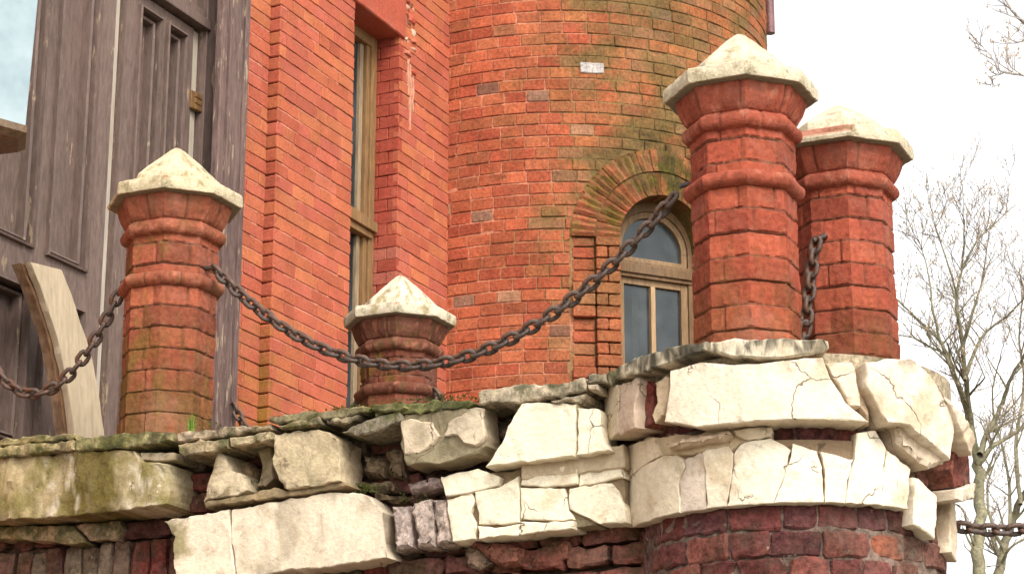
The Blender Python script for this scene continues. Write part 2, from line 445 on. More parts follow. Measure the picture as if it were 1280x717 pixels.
# the narrow window
WP = FP - 0.13
wz0, wz1 = 3.6, ZL
ZTR = 5.17                                                    # transom bar
wf = Buf()
WCOL = (0.23, 0.125, 0.050)
def wbar(buf, q0, q1, z0, z1, pf, dp=0.05, c=WCOL): buf.box((pf, q0, z0), (pf - dp, q1, z1), c)
wbar(wf, Q_WIN1 - 0.06, Q_WIN1 - 0.005, wz0, wz1, WP)
wbar(wf, Q_WIN1 - 0.095, Q_WIN1 - 0.06, wz0, wz1, WP - 0.012)
wbar(wf, Q_WIN0 - 0.05, Q_WIN0 + 0.05, wz0, wz1, WP)
wbar(wf, Q_WIN0 - 0.05, Q_WIN1 - 0.005, wz1 - 0.06, wz1, WP - 0.003)
wbar(wf, Q_WIN0 - 0.05, Q_WIN1 - 0.02, ZTR - 0.02, ZTR + 0.035, WP + 0.03, 0.07)
wbar(wf, Q_WIN0 - 0.05, Q_WIN1 - 0.04, ZTR - 0.055, ZTR - 0.02, WP + 0.012, 0.05)
wbar(wf, Q_WIN0 - 0.05, Q_WIN1 - 0.09, ZTR + 0.035, ZTR + 0.07, WP - 0.008, 0.05)
w1 = obj('narrow_window', wf, M_WOOD, house, bevel=0.004)
sf = Buf()
for zz0, zz1 in ((wz0, ZTR - 0.055), (ZTR + 0.07, wz1 - 0.06)):
    wbar(sf, Q_WIN1 - 0.135, Q_WIN1 - 0.10, zz0, zz1, WP - 0.03, 0.03, (0.28, 0.20, 0.12))
    wbar(sf, Q_WIN1 - 0.265, Q_WIN1 - 0.245, zz0, zz1, WP - 0.034, 0.03, (0.34, 0.30, 0.25))
obj('sash', sf, M_WOOD, w1, bevel=0.003)
gp = Buf(); gp.box((WP - 0.048, Q_WIN0 - 0.05, wz0), (WP - 0.052, Q_WIN1 - 0.02, wz1 - 0.02), (0.5, 0.5, 0.5))
obj('pane', gp, M_GLASS, w1)
it = Buf(); it.box((WP - 0.11, Q_WIN0 - 0.06, wz0), (WP - 0.13, Q_WIN1 + 0.02, wz1 - 0.005))
obj('dark_room', it, M_DARK, w1)

# ------------------------------------------------------------------ door
door = thing('double_door', 'tall mauve-brown panelled double door with flaking paint, behind the left pillar', 'door', (FP, 7.3, 3.25))
LP = FP - 0.13                                                # leaf face
DC = (0.140, 0.094, 0.076)
def Q(px, py, p=LP): return on_p(px, py, p)[0]
q_leafL1 = Q(143, 60); q_leafR0 = Q(155, 60); q_leafR1 = Q(239, 110); q_fr0 = Q(249, 110); q_fr1 = Q(258, 110, LP + 0.03)
DZ0, DZT = 3.27, 5.62
def leaf(name, q0, q1, panels, z_top):
    b = Buf()
    zs = sorted({DZ0, z_top} | {v for pn in panels for v in pn[2:]})
    qs = sorted({q0, q1} | {v for pn in panels for v in pn[:2]})
    for i in range(len(qs) - 1):
        for j in range(len(zs) - 1):
            qm, zm = (qs[i] + qs[i + 1]) / 2, (zs[j] + zs[j + 1]) / 2
            if any(a < qm < c and d < zm < e for a, c, d, e in panels): continue
            b.add([(LP, qs[i], zs[j]), (LP, qs[i + 1], zs[j]), (LP, qs[i + 1], zs[j + 1]), (LP, qs[i], zs[j + 1])], [(0, 1, 2, 3)], mul(DC, 1 + 0.1 * fb(qm, zm, 0, 5)))
    for zz in (q0, q1):                                        # leaf edges
        b.add([(LP, zz, DZ0), (LP - 0.05, zz, DZ0), (LP - 0.05, zz, z_top), (LP, zz, z_top)], [(0, 1, 2, 3)], DC)
    lf = obj(name, b, M_DOOR, door)
    for a, c, d, e in panels:
        m = Buf()
        steps = [(0, 0.0), (0.001, 0.018), (0.010, 0.021), (0.014, 0.006), (0.015, -0.045), (0.029, -0.045), (0.030, -0.008), (0.040, -0.014), (0.043, -0.052), (0.056, -0.052)]
        ring = []
        for ins, dp in steps:
            ring.append([(LP + dp, a + ins, d + ins), (LP + dp, c - ins, d + ins), (LP + dp, c - ins, e - ins), (LP + dp, a + ins, e - ins)])
        vs = [v for r_ in ring for v in r_]
        fs = []
        for k in range(len(ring) - 1):
            for i in range(4):
                fs.append((k * 4 + i, k * 4 + (i + 1) % 4, k * 4 + 4 + (i + 1) % 4, k * 4 + 4 + i))
        n = (len(ring) - 1) * 4
        fs.append((n, n + 1, n + 2, n + 3))
        m.add(vs, fs, mul(DC, 0.93))
        obj('panel', m, M_DOOR, lf)
    return lf
zp = on_p(60, 318, LP)[1]; zp2 = on_p(107, 345, LP)[1]
zrail = on_p(20, 322, LP)[1]
z_up = (zp + zp2) / 2
z_lo = on_p(30, 346, LP)[1]
qA0, qA1 = Q(-45, 150), Q(50, 150); qB0, qB1 = Q(66, 150), Q(117, 150)
leaf('door_leaf', Q(-75, 150), q_leafL1, [(qA0, qA1, z_up, 6.0), (qB0, qB1, z_up, 6.0), (qA0, qA1, DZ0 + 0.2, z_up - 0.16), (qB0, qB1, DZ0 + 0.2, z_up - 0.16)], 6.1)
zt = on_p(230, 19, LP + 0.03)[1] - 0.012
zC = on_p(186, 14, LP)[1]
leaf('door_leaf', q_leafR0, q_leafR1, [(Q(167, 120), Q(197, 120), z_up, zC), (Q(203, 120), Q(229, 120), z_up, zC), (Q(167, 120), Q(229, 120), DZ0 + 0.2, z_up - 0.16)], zt)
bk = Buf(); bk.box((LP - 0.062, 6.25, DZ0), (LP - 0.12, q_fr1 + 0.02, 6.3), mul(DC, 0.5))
obj('door_backing', bk, M_DOOR, door)
gap = Buf()
gap.box((LP - 0.03, q_leafL1 + 0.003, DZ0), (LP - 0.05, q_leafR0 - 0.003, zt), (0.42, 0.36, 0.29))
gap.box((LP - 0.010, q_leafR1 + 0.004, DZ0), (LP - 0.05, q_fr0 - 0.012, zt), (0.42, 0.36, 0.28))
obj('bare_wood_edge', gap, M_PLANK, door)
jf = Buf()
jf.box((LP + 0.03, q_fr0, DZ0), (LP - 0.05, q_fr1, 6.1), DC)
jf.box((FP - 0.013, q_fr1, DZ0), (LP - 0.05, Q_CAS1 - 0.005, 6.1), mul(DC, 0.55))  # reveal colour darkened, painting in the shade of the recess
obj('door_frame', jf, M_DOOR, door, bevel=0.004)
cs = Buf()                                                     # the casing, a shallow moulded pilaster
q_c0 = Q(277, 110, FP + 0.03)
wv = Q_CAS1 - q_c0
for a, b, d in ((0, 0.22, 0.022), (0.22, 0.36, 0.034), (0.36, 0.74, 0.024), (0.74, 0.88, 0.034), (0.88, 1.0, 0.018)):
    cs.box((FP + d, q_c0 + a * wv, DZ0), (FP - 0.012, q_c0 + b * wv - 0.001, 6.3), (0.140, 0.088, 0.075))
obj('casing', cs, M_CASE, door, bevel=0.003)
tb = Buf()
ztr = on_p(230, 19, LP + 0.03)[1]
tb.box((LP + 0.045, q_leafR0 - 0.04, ztr), (LP - 0.03, q_fr0 + 0.01, ztr + 0.045), DC)
tb.box((LP + 0.025, q_leafR0 - 0.04, ztr + 0.046), (LP - 0.03, q_fr0 + 0.01, ztr + 0.09), DC)
tb.box((LP + 0.005, q_leafR0 - 0.04, ztr + 0.091), (LP - 0.03, q_fr0 + 0.01, 6.1), mul(DC, 0.9))
obj('transom', tb, M_DOOR, door, bevel=0.004)
hg = Buf()
hz = on_p(246, 130, LP)[1]
hg.box((LP + 0.012, q_leafR1 - 0.012, hz - 0.04), (LP - 0.004, q_fr0 - 0.008, hz + 0.045), (0.22, 0.12, 0.035))
for k in range(3):
    hg.box((LP + 0.020, q_leafR1 + 0.012, hz - 0.04 + 0.029 * k), (LP + 0.006, q_fr0, hz - 0.014 + 0.029 * k), (0.20, 0.105, 0.03))
obj('hinge', hg, M_IRON, door, bevel=0.003)

# ------------------------------------------------------------------ tower
TP, TQ, TR = -4.976, 11.55, 1.25
def tmap(s, z, d):
    a = s / TR; r = TR - d
    return (TP + r * math.sin(a), TQ - r * math.cos(a), z)
tower = thing('round_tower', 'round tower of mottled red and brown brick with a small arched window', 'tower', (TP, TQ, 0))
TC = 0.066
PHC = R(50); SC = PHC * TR
AW, SPR, RO = 0.262, 5.245, 0.53                                # opening half width, spring height, outer ring radius
def t_age(a):                                                   # 0 where repainted red, 1 where weathered brown
    return sst(R(12), R(40), a)
def t_stain(c, p, q, z):
    a = math.atan2(p - TP, -(q - TQ))
    n = fb(p, q, z, 3.2, 4)
    k = t_age(a + 0.35 * n)
    m = sst(-0.2, 0.35, n + 0.3 * (k - 0.6)) * k
    c = mix(c, (0.150, 0.102, 0.036), m * 0.76)
    zone = math.exp(-((a - R(46) + 0.2 * n) / R(17)) ** 2) * sst(-0.4, 0.3, fb(p + 5, q, z, 4.5, 4))
    c = mix(c, (0.110, 0.084, 0.032), zone * 0.55)
    s = a * TR
    dd = math.hypot(s - SC, z - SPR)
    if z > SPR - 0.1:
        g = sst(0.80, 0.42, dd + 0.25 * fb(p, q, z, 6, 4) + 0.10 * (SC - s)) * (0.5 + 0.9 * fb(p, q, z, 11, 3)) * sst(SC - 0.52, SC - 0.2, s)
        c = mix(c, (0.050, 0.042, 0.010), g * 0.85)
        c = mix(c, (0.022, 0.018, 0.010), sst(0.15, 0.45, fb(p * 2, q * 2, z * 0.5, 9, 4)) * sst(0.75, 0.5, dd) * sst(SC - 0.4, SC - 0.1, s) * 0.7)
    lowm = sst(4.75, 4.35, z + 0.2 * n) * sst(R(20), R(35), a)
    return mix(c, (0.085, 0.07, 0.03), lowm * 0.6)
def t_mort(p, q, z):
    a = math.atan2(p - TP, -(q - TQ))
    k = t_age(a + 0.4 * fb(p, q, z, 4, 3))
    return t_stain(mix((0.48, 0.20, 0.12), (0.20, 0.135, 0.052), k), p, q, z)
TCOL_R = red((0.56, 0.15, 0.085), (0.60, 0.17, 0.095), (0.52, 0.13, 0.08), (0.55, 0.18, 0.10))
TCOL_B = red((0.44, 0.17, 0.085), (0.36, 0.17, 0.085), (0.52, 0.20, 0.10), (0.40, 0.22, 0.13), (0.56, 0.22, 0.10), (0.33, 0.20, 0.12), (0.52, 0.26, 0.14), (0.54, 0.22, 0.10), (0.50, 0.18, 0.09))
GREYB = [(0.19, 0.085, 0.055), (0.24, 0.125, 0.08), (0.36, 0.18, 0.10)]
TZ0, TZ1 = 3.9, 7.3
S0, S1 = R(-14) * TR, R(128) * TR
def t_excl(z):                                                  # half width kept clear for the arch and its toothed jambs
    if z > SPR: return math.sqrt(max(RO * RO - (z - SPR) ** 2, 0)) if z < SPR + RO else 0
    return RO
tw = Buf()
k = 0; z = TZ0
while z < TZ1:
    r = random.Random(4000 + k)
    s = S0 + r.uniform(-0.1, 0)
    while s < S1:
        L = r.choice([0.128, 0.128, 0.13, 0.124, 0.135, 0.20 if r.random() < 0.3 else 0.128])
        e = s + L
        ex = t_excl(z + TC / 2)
        parts = [(s, e)]
        if ex > 0:
            parts = []
            if s < SC - ex: parts.append((s, min(e, SC - ex)))
            if e > SC + ex: parts.append((max(s, SC + ex), e))
        for a, b in parts:
            ang = (a + b) / 2 / TR
            kk = 0.85 * t_age(ang + r.uniform(-0.3, 0.3))
            c = mul(mix(r.choice(TCOL_R), r.choice(TCOL_B), kk), r.uniform(0.82, 1.14))
            if r.random() < 0.03: c = r.choice(GREYB)
            brick(tw, tmap, a + 0.003, b - 0.003, z + 0.0042, z + TC - 0.0028, r.uniform(-0.003, 0.003), 0.03, c, t_stain, b=0.003, rough=0.0028, ns=2, seed=r.uniform(0, 90), tilt=r.uniform(-0.03, 0.03), chip=0.18)
        s = e
    z += TC; k += 1
pa, pz = on_c(740, 85, TP, TQ, TR)                               # one pale grey replacement brick
brick(tw, tmap, pa * TR - 0.065, pa * TR + 0.065, pz - 0.03, pz + 0.03, -0.006, 0.02, (0.42, 0.38, 0.35), None, b=0.004, rough=0.003, ns=2)
def t_hole(s, z):
    x = abs(s - SC)
    return x < RO - 0.03 and z > 4.2 and (z < SPR or math.hypot(x, z - SPR) < RO - 0.03)
sheet(tw, tmap, S0, S1, TZ0, TZ1, 0.0055, 0.04, t_mort, t_hole)
# plain drum below, closing the tower behind
vs, fs = [], []
for i in range(49):
    a = 2 * math.pi * i / 48
    vs += [tmap(a * TR, 0, 0.03), tmap(a * TR, TZ0 + 0.02, 0.03)]
    if i: fs.append((2 * i - 2, 2 * i, 2 * i + 1, 2 * i - 1))
tw.add(vs, fs, (0.40, 0.17, 0.09))
n = 40; vs = []; fs = []
for i in range(n + 1):
    a = R(126) + (R(346) - R(126)) * i / n
    vs += [tmap(a * TR, TZ0, 0.01), tmap(a * TR, TZ1, 0.01)]
    if i: fs.append((2 * i - 2, 2 * i, 2 * i + 1, 2 * i - 1))
tw.add(vs, fs, (0.45, 0.18, 0.09))
obj('tower_wall', tw, M_TOW, tower, smooth=26)
# arch ring and toothed jambs: bricks of their own
ab = Buf()
def polar(r_, th): return SC + r_ * math.cos(th), SPR + r_ * math.sin(th)
nv = 27
for ringi, (r0, r1, off) in enumerate(((AW, AW + 0.135, 0), (AW + 0.1355, RO - 0.002, 0.5))):
    nvr = nv if ringi == 0 else 38
    for i in range(nvr):
        r = random.Random(60 + i + 100 * ringi)
        a0, a1 = math.pi * i / nvr, math.pi * (i + 1) / nvr
        g = 0.10 / nvr
        lf_ = sst(math.pi * 0.5, math.pi * 0.85, (a0 + a1) / 2)
        c = mul(mix(mix(r.choice(TCOL_B), (0.13, 0.080, 0.028), r.uniform(0.0, 0.7)), r.choice(TCOL_R), lf_ * 0.8), r.uniform(0.6, 0.95))
        vs = []; nr_, na = 4, 2
        dd = -0.016 + r.uniform(-0.005, 0.004) - 0.0
        for j in range(nr_ + 1):
            for m_ in range(na + 1):
                rr_ = r0 + 0.003 + (r1 - r0 - 0.006) * j / nr_
                th = a0 + g + (a1 - a0 - 2 * g) * m_ / na
                s, zz = polar(rr_, th)
                ed = j in (0, nr_) or m_ in (0, na)
                vs.append((s, zz, dd + (0.010 if ed and (j != 0) else 0) + 0.004 * fb(s, zz, i, 20, 2)))
        W_ = na + 1
        fs = [(j * W_ + m_, j * W_ + m_ + 1, (j + 1) * W_ + m_ + 1, (j + 1) * W_ + m_) for j in range(nr_) for m_ in range(na)]
        ring = [m_ for m_ in range(W_)] + [j * W_ + na for j in range(1, nr_ + 1)] + [nr_ * W_ + m_ for m_ in range(na - 1, -1, -1)] + [j * W_ for j in range(nr_ - 1, 0, -1)]
        n0 = len(vs)
        vs += [(vs[q_][0], vs[q_][1], 0.17 if ringi == 0 and q_ < W_ else 0.02) for q_ in ring]
        Lr = len(ring)
        fs += [(ring[(q_ + 1) % Lr], ring[q_], n0 + q_, n0 + (q_ + 1) % Lr) for q_ in range(Lr)]
        o_ = [tmap(*v) for v in vs]
        cc = []
        for v in o_:
            n_ = fb(v[0], v[1], v[2], 7, 4)
            e = mix(c, (0.12, 0.080, 0.028), sst(-0.1, 0.5, n_) * 0.5)
            e = mix(e, (0.050, 0.046, 0.012), (0.25 + 0.75 * (1 - lf_)) * sst(-0.42, 0.12, n_ + 0.12 * fb(v[0], v[1], v[2], 25, 3)) * 0.85)
            cc.append(mix(e, (0.10, 0.095, 0.012), sst(0.15, 0.4, fb(v[0] + 3, v[1], v[2], 16, 3)) * 0.6))
        ab.add(o_, fs, cc)
z = 4.2; k = 0
while z < SPR - 0.01:
    z1_ = min(z + TC, SPR)
    mid = (z + z1_) / 2
    tooth = not (5.02 < mid < 5.25 or 4.52 < mid < 4.77)
    for sg in (-1, 1):
        r = random.Random(k * 2 + sg + 777)
        edges = [AW, AW + 0.135] if k % 2 else [AW, AW + 0.07, AW + 0.135]
        spans = [(a, b, -0.028) for a, b in zip(edges[:-1], edges[1:])]
        spans.append((AW + 0.137, RO - 0.008, -0.028 if tooth else 0.002))
        for a, b, dp in spans:
            s0_, s1_ = (SC + a, SC + b) if sg > 0 else (SC - b, SC - a)
            c = mul(mix(r.choice(TCOL_R), r.choice(TCOL_B), r.random() * 0.8), r.uniform(0.8, 1.1))
            brick(ab, tmap, s0_ + 0.003, s1_ - 0.003, z + 0.004, z1_ - 0.004, dp + r.uniform(-0.003, 0.003), 0.17 if a == AW else 0.03, c, lambda c, p, q, zz: mix(c, t_stain(c, p, q, zz), 0.5), b=0.004, rough=0.004, ns=2, seed=k + a)
    z += TC; k += 1
def jamb_backing(sg):
    s_a, s_b = (SC + AW + 0.004, SC + RO) if sg > 0 else (SC - RO, SC - AW - 0.004)
    sheet(ab, tmap, s_a, s_b, 4.2, SPR, 0.02, 0.06, t_mort)
    vs = [tmap(SC + sg * (AW + 0.004), zz, d) for zz in (4.2, SPR) for d in (-0.008, 0.18)]
    ab.add(vs, [(0, 1, 3, 2)], (0.36, 0.17, 0.10))
jamb_backing(-1); jamb_backing(1)
n = 24; vs = []; fs = []
for i in range(n + 1):
    th = math.pi * i / n
    s, zz = polar(AW + 0.004, th); s2, z2 = polar(RO - 0.02, th)
    vs += [tmap(s, zz, 0.18), tmap(s, zz, -0.006), tmap(s2, z2, -0.006)]
    if i:
        a = 3 * i
        fs += [(a - 3, a, a + 1, a - 2), (a - 2, a + 1, a + 2, a - 1)]
ab.add(vs, fs, [t_mort(*v) for v in vs])
obj('arch_surround', ab, M_TOW, tower, smooth=26)
# arched window, a flat joinery set into the curved wall
un = Vector((math.sin(PHC), -math.cos(PHC))); ut = Vector((math.cos(PHC), math.sin(PHC)))
WD = TR * math.cos(AW / TR) - 0.105
def wmap(x, z, d): 
    v = un * (WD - d) + ut * x
    return (TP + v.x, TQ + v.y, z)
def wbox(buf, x0, x1, z0, z1, d0, d1, c):
    vs = [wmap(x, zz, d) for d in (d0, d1) for (x, zz) in ((x0, z0), (x1, z0), (x1, z1), (x0, z1))]
    buf.add(vs, [(0, 1, 2, 3), (7, 6, 5, 4), (0, 4, 5, 1), (1, 5, 6, 2), (2, 6, 7, 3), (3, 7, 4, 0)], c)
def warc(buf, r0, r1, d0, d1, c, n=22, zb=SPR):
    vs, fs = [], []
    for i in range(n + 1):
        th = math.pi * i / n
        for rr_, d in ((r0, d0), (r1, d0), (r1, d1), (r0, d1)):
            vs.append(wmap(rr_ * math.cos(th), zb + rr_ * math.sin(th), d))
    for i in range(n):
        for q_ in range(4):
            a, b = 4 * i + q_, 4 * i + (q_ + 1) % 4
            fs.append((a, b, b + 4, a + 4))
    buf.add(vs, fs, c)
WC2 = (0.165, 0.095, 0.045)
aw = Buf()
xo = AW + 0.004; xi = 0.205
zt0, zt1 = 5.075, 5.165                                         # transom
warc(aw, xi + 0.012, xo + 0.02, 0, 0.07, WC2)
for sg in (-1, 1): wbox(aw, sg * (xi + 0.012), sg * (xo + 0.02), 4.2, SPR, 0, 0.07, WC2)
wbox(aw, -xo, xo, zt0 + 0.02, zt1 - 0.02, -0.022, 0.06, mul(WC2, 0.9))
wbox(aw, -xo, xo, zt0, zt0 + 0.02, -0.008, 0.06, WC2)
wbox(aw, -xo, xo, zt1 - 0.02, zt1, -0.010, 0.06, WC2)
wa = obj('arched_window', aw, M_WOOD, tower, bevel=0.003, recalc=True)
s2 = Buf()
warc(s2, xi - 0.022, xi + 0.011, 0.012, 0.05, (0.22, 0.135, 0.068))
for sg in (-1, 1):
    wbox(s2, sg * (xi - 0.022), sg * (xi + 0.011), zt1 + 0.001, SPR - 0.001, 0.012, 0.05, (0.22, 0.135, 0.068))
    wbox(s2, sg * (xi - 0.03), sg * (xi + 0.011), 4.2, zt0 - 0.001, 0.012, 0.05, (0.22, 0.135, 0.068))
wbox(s2, -xi + 0.02, xi - 0.02, zt1 + 0.001, zt1 + 0.028, 0.014, 0.05, (0.22, 0.135, 0.068))
wbox(s2, -xi + 0.03, xi - 0.03, zt0 - 0.035, zt0 - 0.001, 0.014, 0.05, (0.22, 0.135, 0.068))
wbox(s2, -0.014, 0.014, 4.2, zt0 - 0.036, 0.008, 0.05, (0.36, 0.23, 0.12))
obj('sash', s2, M_WOOD, wa, bevel=0.002, recalc=True)
pn = Buf()
wbox(pn, -xi, xi, 4.2, zt0, 0.033, 0.036, (0.5, 0.5, 0.5))
obj('pane', pn, M_GLASS, wa)
pn = Buf(); vs = []; n = 24
for d in (0.033, 0.036):
    vs += [wmap(-xi, zt1, d)] + [wmap(xi * math.cos(math.pi - math.pi * i / n), SPR + xi * math.sin(math.pi * i / n), d) for i in range(n + 1)] + [wmap(xi, zt1, d)]
m_ = n + 3
pn.add(vs, [tuple(range(m_ - 1, -1, -1)), tuple(range(m_, 2 * m_))] + [(i, (i + 1) % m_, m_ + (i + 1) % m_, m_ + i) for i in range(m_)], (0.5, 0.5, 0.5))
obj('pane', pn, M_GLASS, wa, recalc=True)
ir = Buf(); wbox(ir, -0.09, -0.055, 4.2, 5.0, 0.08, 0.10, (0.62, 0.58, 0.48)); wbox(ir, 0.03, 0.045, 4.62, 4.72, 0.06, 0.08, (0.62, 0.58, 0.48))
obj('inner_frame', ir, M_PLANK, wa)
dk = Buf(); wbox(dk, -0.33, 0.33, 4.1, 5.6, 0.26, 0.28, (0, 0, 0))
obj('dark_room', dk, M_DARK, wa)
# rain pipe at the back edge of the tower
pa, _ = on_c(974, 10, TP, TQ, TR)
pc = Buf()
cp_, cq_, _z = tmap(R(116) * TR, 0, -0.035)
n = 12; vs = []; fs = []
for zz in (6.95, 7.4):
    vs += [(cp_ + 0.03 * math.cos(2 * math.pi * i / n), cq_ + 0.03 * math.sin(2 * math.pi * i / n), zz) for i in range(n)]
fs = [(i, (i + 1) % n, n + (i + 1) % n, n + i) for i in range(n)] + [tuple(range(n - 1, -1, -1)), tuple(range(n, 2 * n))]
pc.add(vs, fs, (0.16, 0.06, 0.06))
obj('rain_pipe', pc, M_BRZ, tower, smooth=50)

# ------------------------------------------------------------------ terrace: side wall, corner bastion
WQ = 6.10                                                       # outer face of the coping
BP, BQ = -2.04, 6.49                                            # bastion axis
Z1 = {1: (0, 500, 3.303), 2: (200, 480, 3.025), 3: (470, 440, 2.588), 4: (740, 400, 3.584), 5: (760, 520, 3.638), 6: (1000, 420, 2.414)}
def PX(reg, pts):
    x0, y0, k_ = Z1[reg]
    return [(x0 + x / k_, y0 + y / k_) for x, y in pts]
def densify(poly, step, jit, seed):
    out = []
    n = len(poly)
    for i in range(n):
        a, b = poly[i], poly[(i + 1) % n]
        L = math.hypot(b[0] - a[0], b[1] - a[1])
        if L < 1e-6: continue
        m_ = max(1, int(L / step))
        nx, ny = -(b[1] - a[1]) / L, (b[0] - a[0]) / L
        for k_ in range(m_):
            t = k_ / m_
            x, y = a[0] + (b[0] - a[0]) * t, a[1] + (b[1] - a[1]) * t
            j = jit * (fb(x, y, seed, 28, 4) * 1.3)
            out.append((x + nx * j, y + ny * j))
    return out
def area(p): return 0.5 * sum(p[i - 1][0] * p[i][1] - p[i][0] * p[i - 1][1] for i in range(len(p)))
def shrink(p, d):
    """move an outline inward by d (counter-clockwise outline)"""
    n = len(p); out = []
    for i in range(n):
        a, b, c = p[i - 1], p[i], p[(i + 1) % n]
        e1 = (b[0] - a[0], b[1] - a[1]); e2 = (c[0] - b[0], c[1] - b[1])
        l1 = math.hypot(*e1) or 1; l2 = math.hypot(*e2) or 1
        nx = -e1[1] / l1 - e2[1] / l2; ny = e1[0] / l1 + e2[0] / l2
        L = math.hypot(nx, ny) or 1
        out.append((b[0] + nx / L * d, b[1] + ny / L * d))
    return out
def piece(name, poly, mp, depth, col, mat, parent, cfun=None, jit=0.004, gap=0.001, bev=0.0035, rough=0.0028, step=0.016, front=0.0, seed=None, dip=0.0, grid=0.028):
    """a broken slab: outline in (along, up), its own thickness, rough broken edges"""
    seed = rnd.uniform(0, 99) if seed is None else seed
    if area(poly) < 0: poly = poly[::-1]
    poly = shrink(densify(poly, step, jit, seed), gap)
    bm = bmesh.new()
    vs = [bm.verts.new((x, y, 0)) for x, y in poly]
    f = bm.faces.new(vs)
    bmesh.ops.triangulate(bm, faces=[f])
    xs = [p[0] for p in poly]; ys = [p[1] for p in poly]
    for ax, lo, hi in ((0, min(xs), max(xs)), (1, min(ys), max(ys))):
        k_ = lo + grid
        while k_ < hi - 0.004:
            co = (k_, 0, 0) if ax == 0 else (0, k_, 0)
            no = (1, 0, 0) if ax == 0 else (0, 1, 0)
            bmesh.ops.bisect_plane(bm, geom=bm.verts[:] + bm.edges[:] + bm.faces[:], plane_co=co, plane_no=no)
            k_ += grid
    ins = bmesh.ops.inset_region(bm, faces=bm.faces[:], thickness=bev, use_even_offset=False, use_boundary=True)
    be = [e for e in bm.edges if e.is_boundary]
    bset = {v for e in be for v in e.verts}
    ex = bmesh.ops.extrude_edge_only(bm, edges=be)
    back = {g_ for g_ in ex['geom'] if isinstance(g_, bmesh.types.BMVert)}
    cx, cy = sum(xs) / len(xs), sum(ys) / len(ys)
    mids = [e for e in ex['geom'] if isinstance(e, bmesh.types.BMEdge)]
    me2 = []
    for v in bm.verts:
        x, y = v.co.x, v.co.y
        d = front + rough * 1.6 * fb(x, y, seed, 7, 3) + rough * fb(x, y, seed, 32, 3) + dip * (y - cy)
        if v in back:
            d = front + depth
            x += 0.006 * fb(x, y, seed + 5, 20, 2); y += 0.006 * fb(x, y, seed + 9, 20, 2)
        elif v in bset: d += bev * (0.8 + 0.9 * abs(fb(x, y, seed + 2, 40, 2)))
        v.co = (x, y, d)
    bmesh.ops.recalc_face_normals(bm, faces=bm.faces)
    buf = Buf()
    bm.verts.index_update()
    out = [mp(*v.co) for v in bm.verts]
    cols = []
    broken = mix(col, (0.30, 0.20, 0.13), 0.55)
    for v, o_ in zip(bm.verts, out):
        c = broken if v in back else col
        cols.append(cfun(c, *o_) if cfun else c)
    buf.add(out, [tuple(v.index for v in f_.verts) for f_ in bm.faces], cols)
    bm.free()
    return obj(name, buf, mat, parent, smooth=38)

CREAM, BEIGE, PINKISH, GREENISH, GREYST = (0.78, 0.68, 0.50), (0.56, 0.44, 0.30), (0.52, 0.385, 0.285), (0.30, 0.25, 0.11), (0.20, 0.16, 0.09)
def algae(c, p, q, z):                                          # green and brown growth on the old wall, by place
    if p < -2.55:
        g = sst(-3.4, -4.0, p) * sst(-0.15, 0.45, fb(p, q, z, 5.5, 4))
        c = mix(c, (0.14, 0.115, 0.018), g * 0.75)
        g2 = 0.6 * sst(0.25, 0.6, fb(p + 9, q, z * 0.5, 9, 4))
        c = mix(c, (0.13, 0.105, 0.055), g2 * 0.7)
        wet = 1 - sst(0.085, 0.125, abs(p + 4.33 + 0.05 * fb(p, z, 1, 9, 4))) if z > 2.9 else 0
        c = mix(c, (0.105, 0.075, 0.014), wet * 0.92)
        lich = sst(0.16, 0.3, fb(p, q + 4, z, 20, 4)) * (sst(0.16, 0.02, abs(p + 4.47)) + sst(0.14, 0.02, abs(p + 4.12)))
        c = mix(c, (0.55, 0.47, 0.34), min(lich, 1) * 0.8)
    g3 = sst(3.16, 3.27, z + 0.03 * fb(p, q, z, 16, 3)) * sst(-0.1, 0.35, fb(p, q, z, 17, 4))
    return mix(c, (0.05, 0.042, 0.022), g3 * 0.75)
def cleanw(c, p, q, z):
    g = sst(0.3, 0.7, fb(p + 3, q, z, 7, 4))
    c = mix(c, (0.42, 0.30, 0.165), g * 0.5)
    g3 = sst(3.17, 3.29, z + 0.03 * fb(p, q, z, 16, 3)) * sst(0.0, 0.4, fb(p, q, z, 17, 4))
    return mix(c, (0.06, 0.05, 0.03), g3 * 0.75)
def mossy(c, p, q, z):
    g = sst(-0.1, 0.4, fb(p, q, z, 10, 4))
    c = mix(c, (0.065, 0.066, 0.010), g * 0.8)
    return mix(c, (0.035, 0.028, 0.018), sst(0.2, 0.5, fb(p + 5, q, z, 14, 4)) * 0.6)
def wall_map(qf): return lambda s, z, d: (s, qf + d, z)

wall = thing('terrace_wall', 'crumbling terrace side wall with broken plaster blocks over dark bricks', 'wall', (-3.6, 6.3, 0))
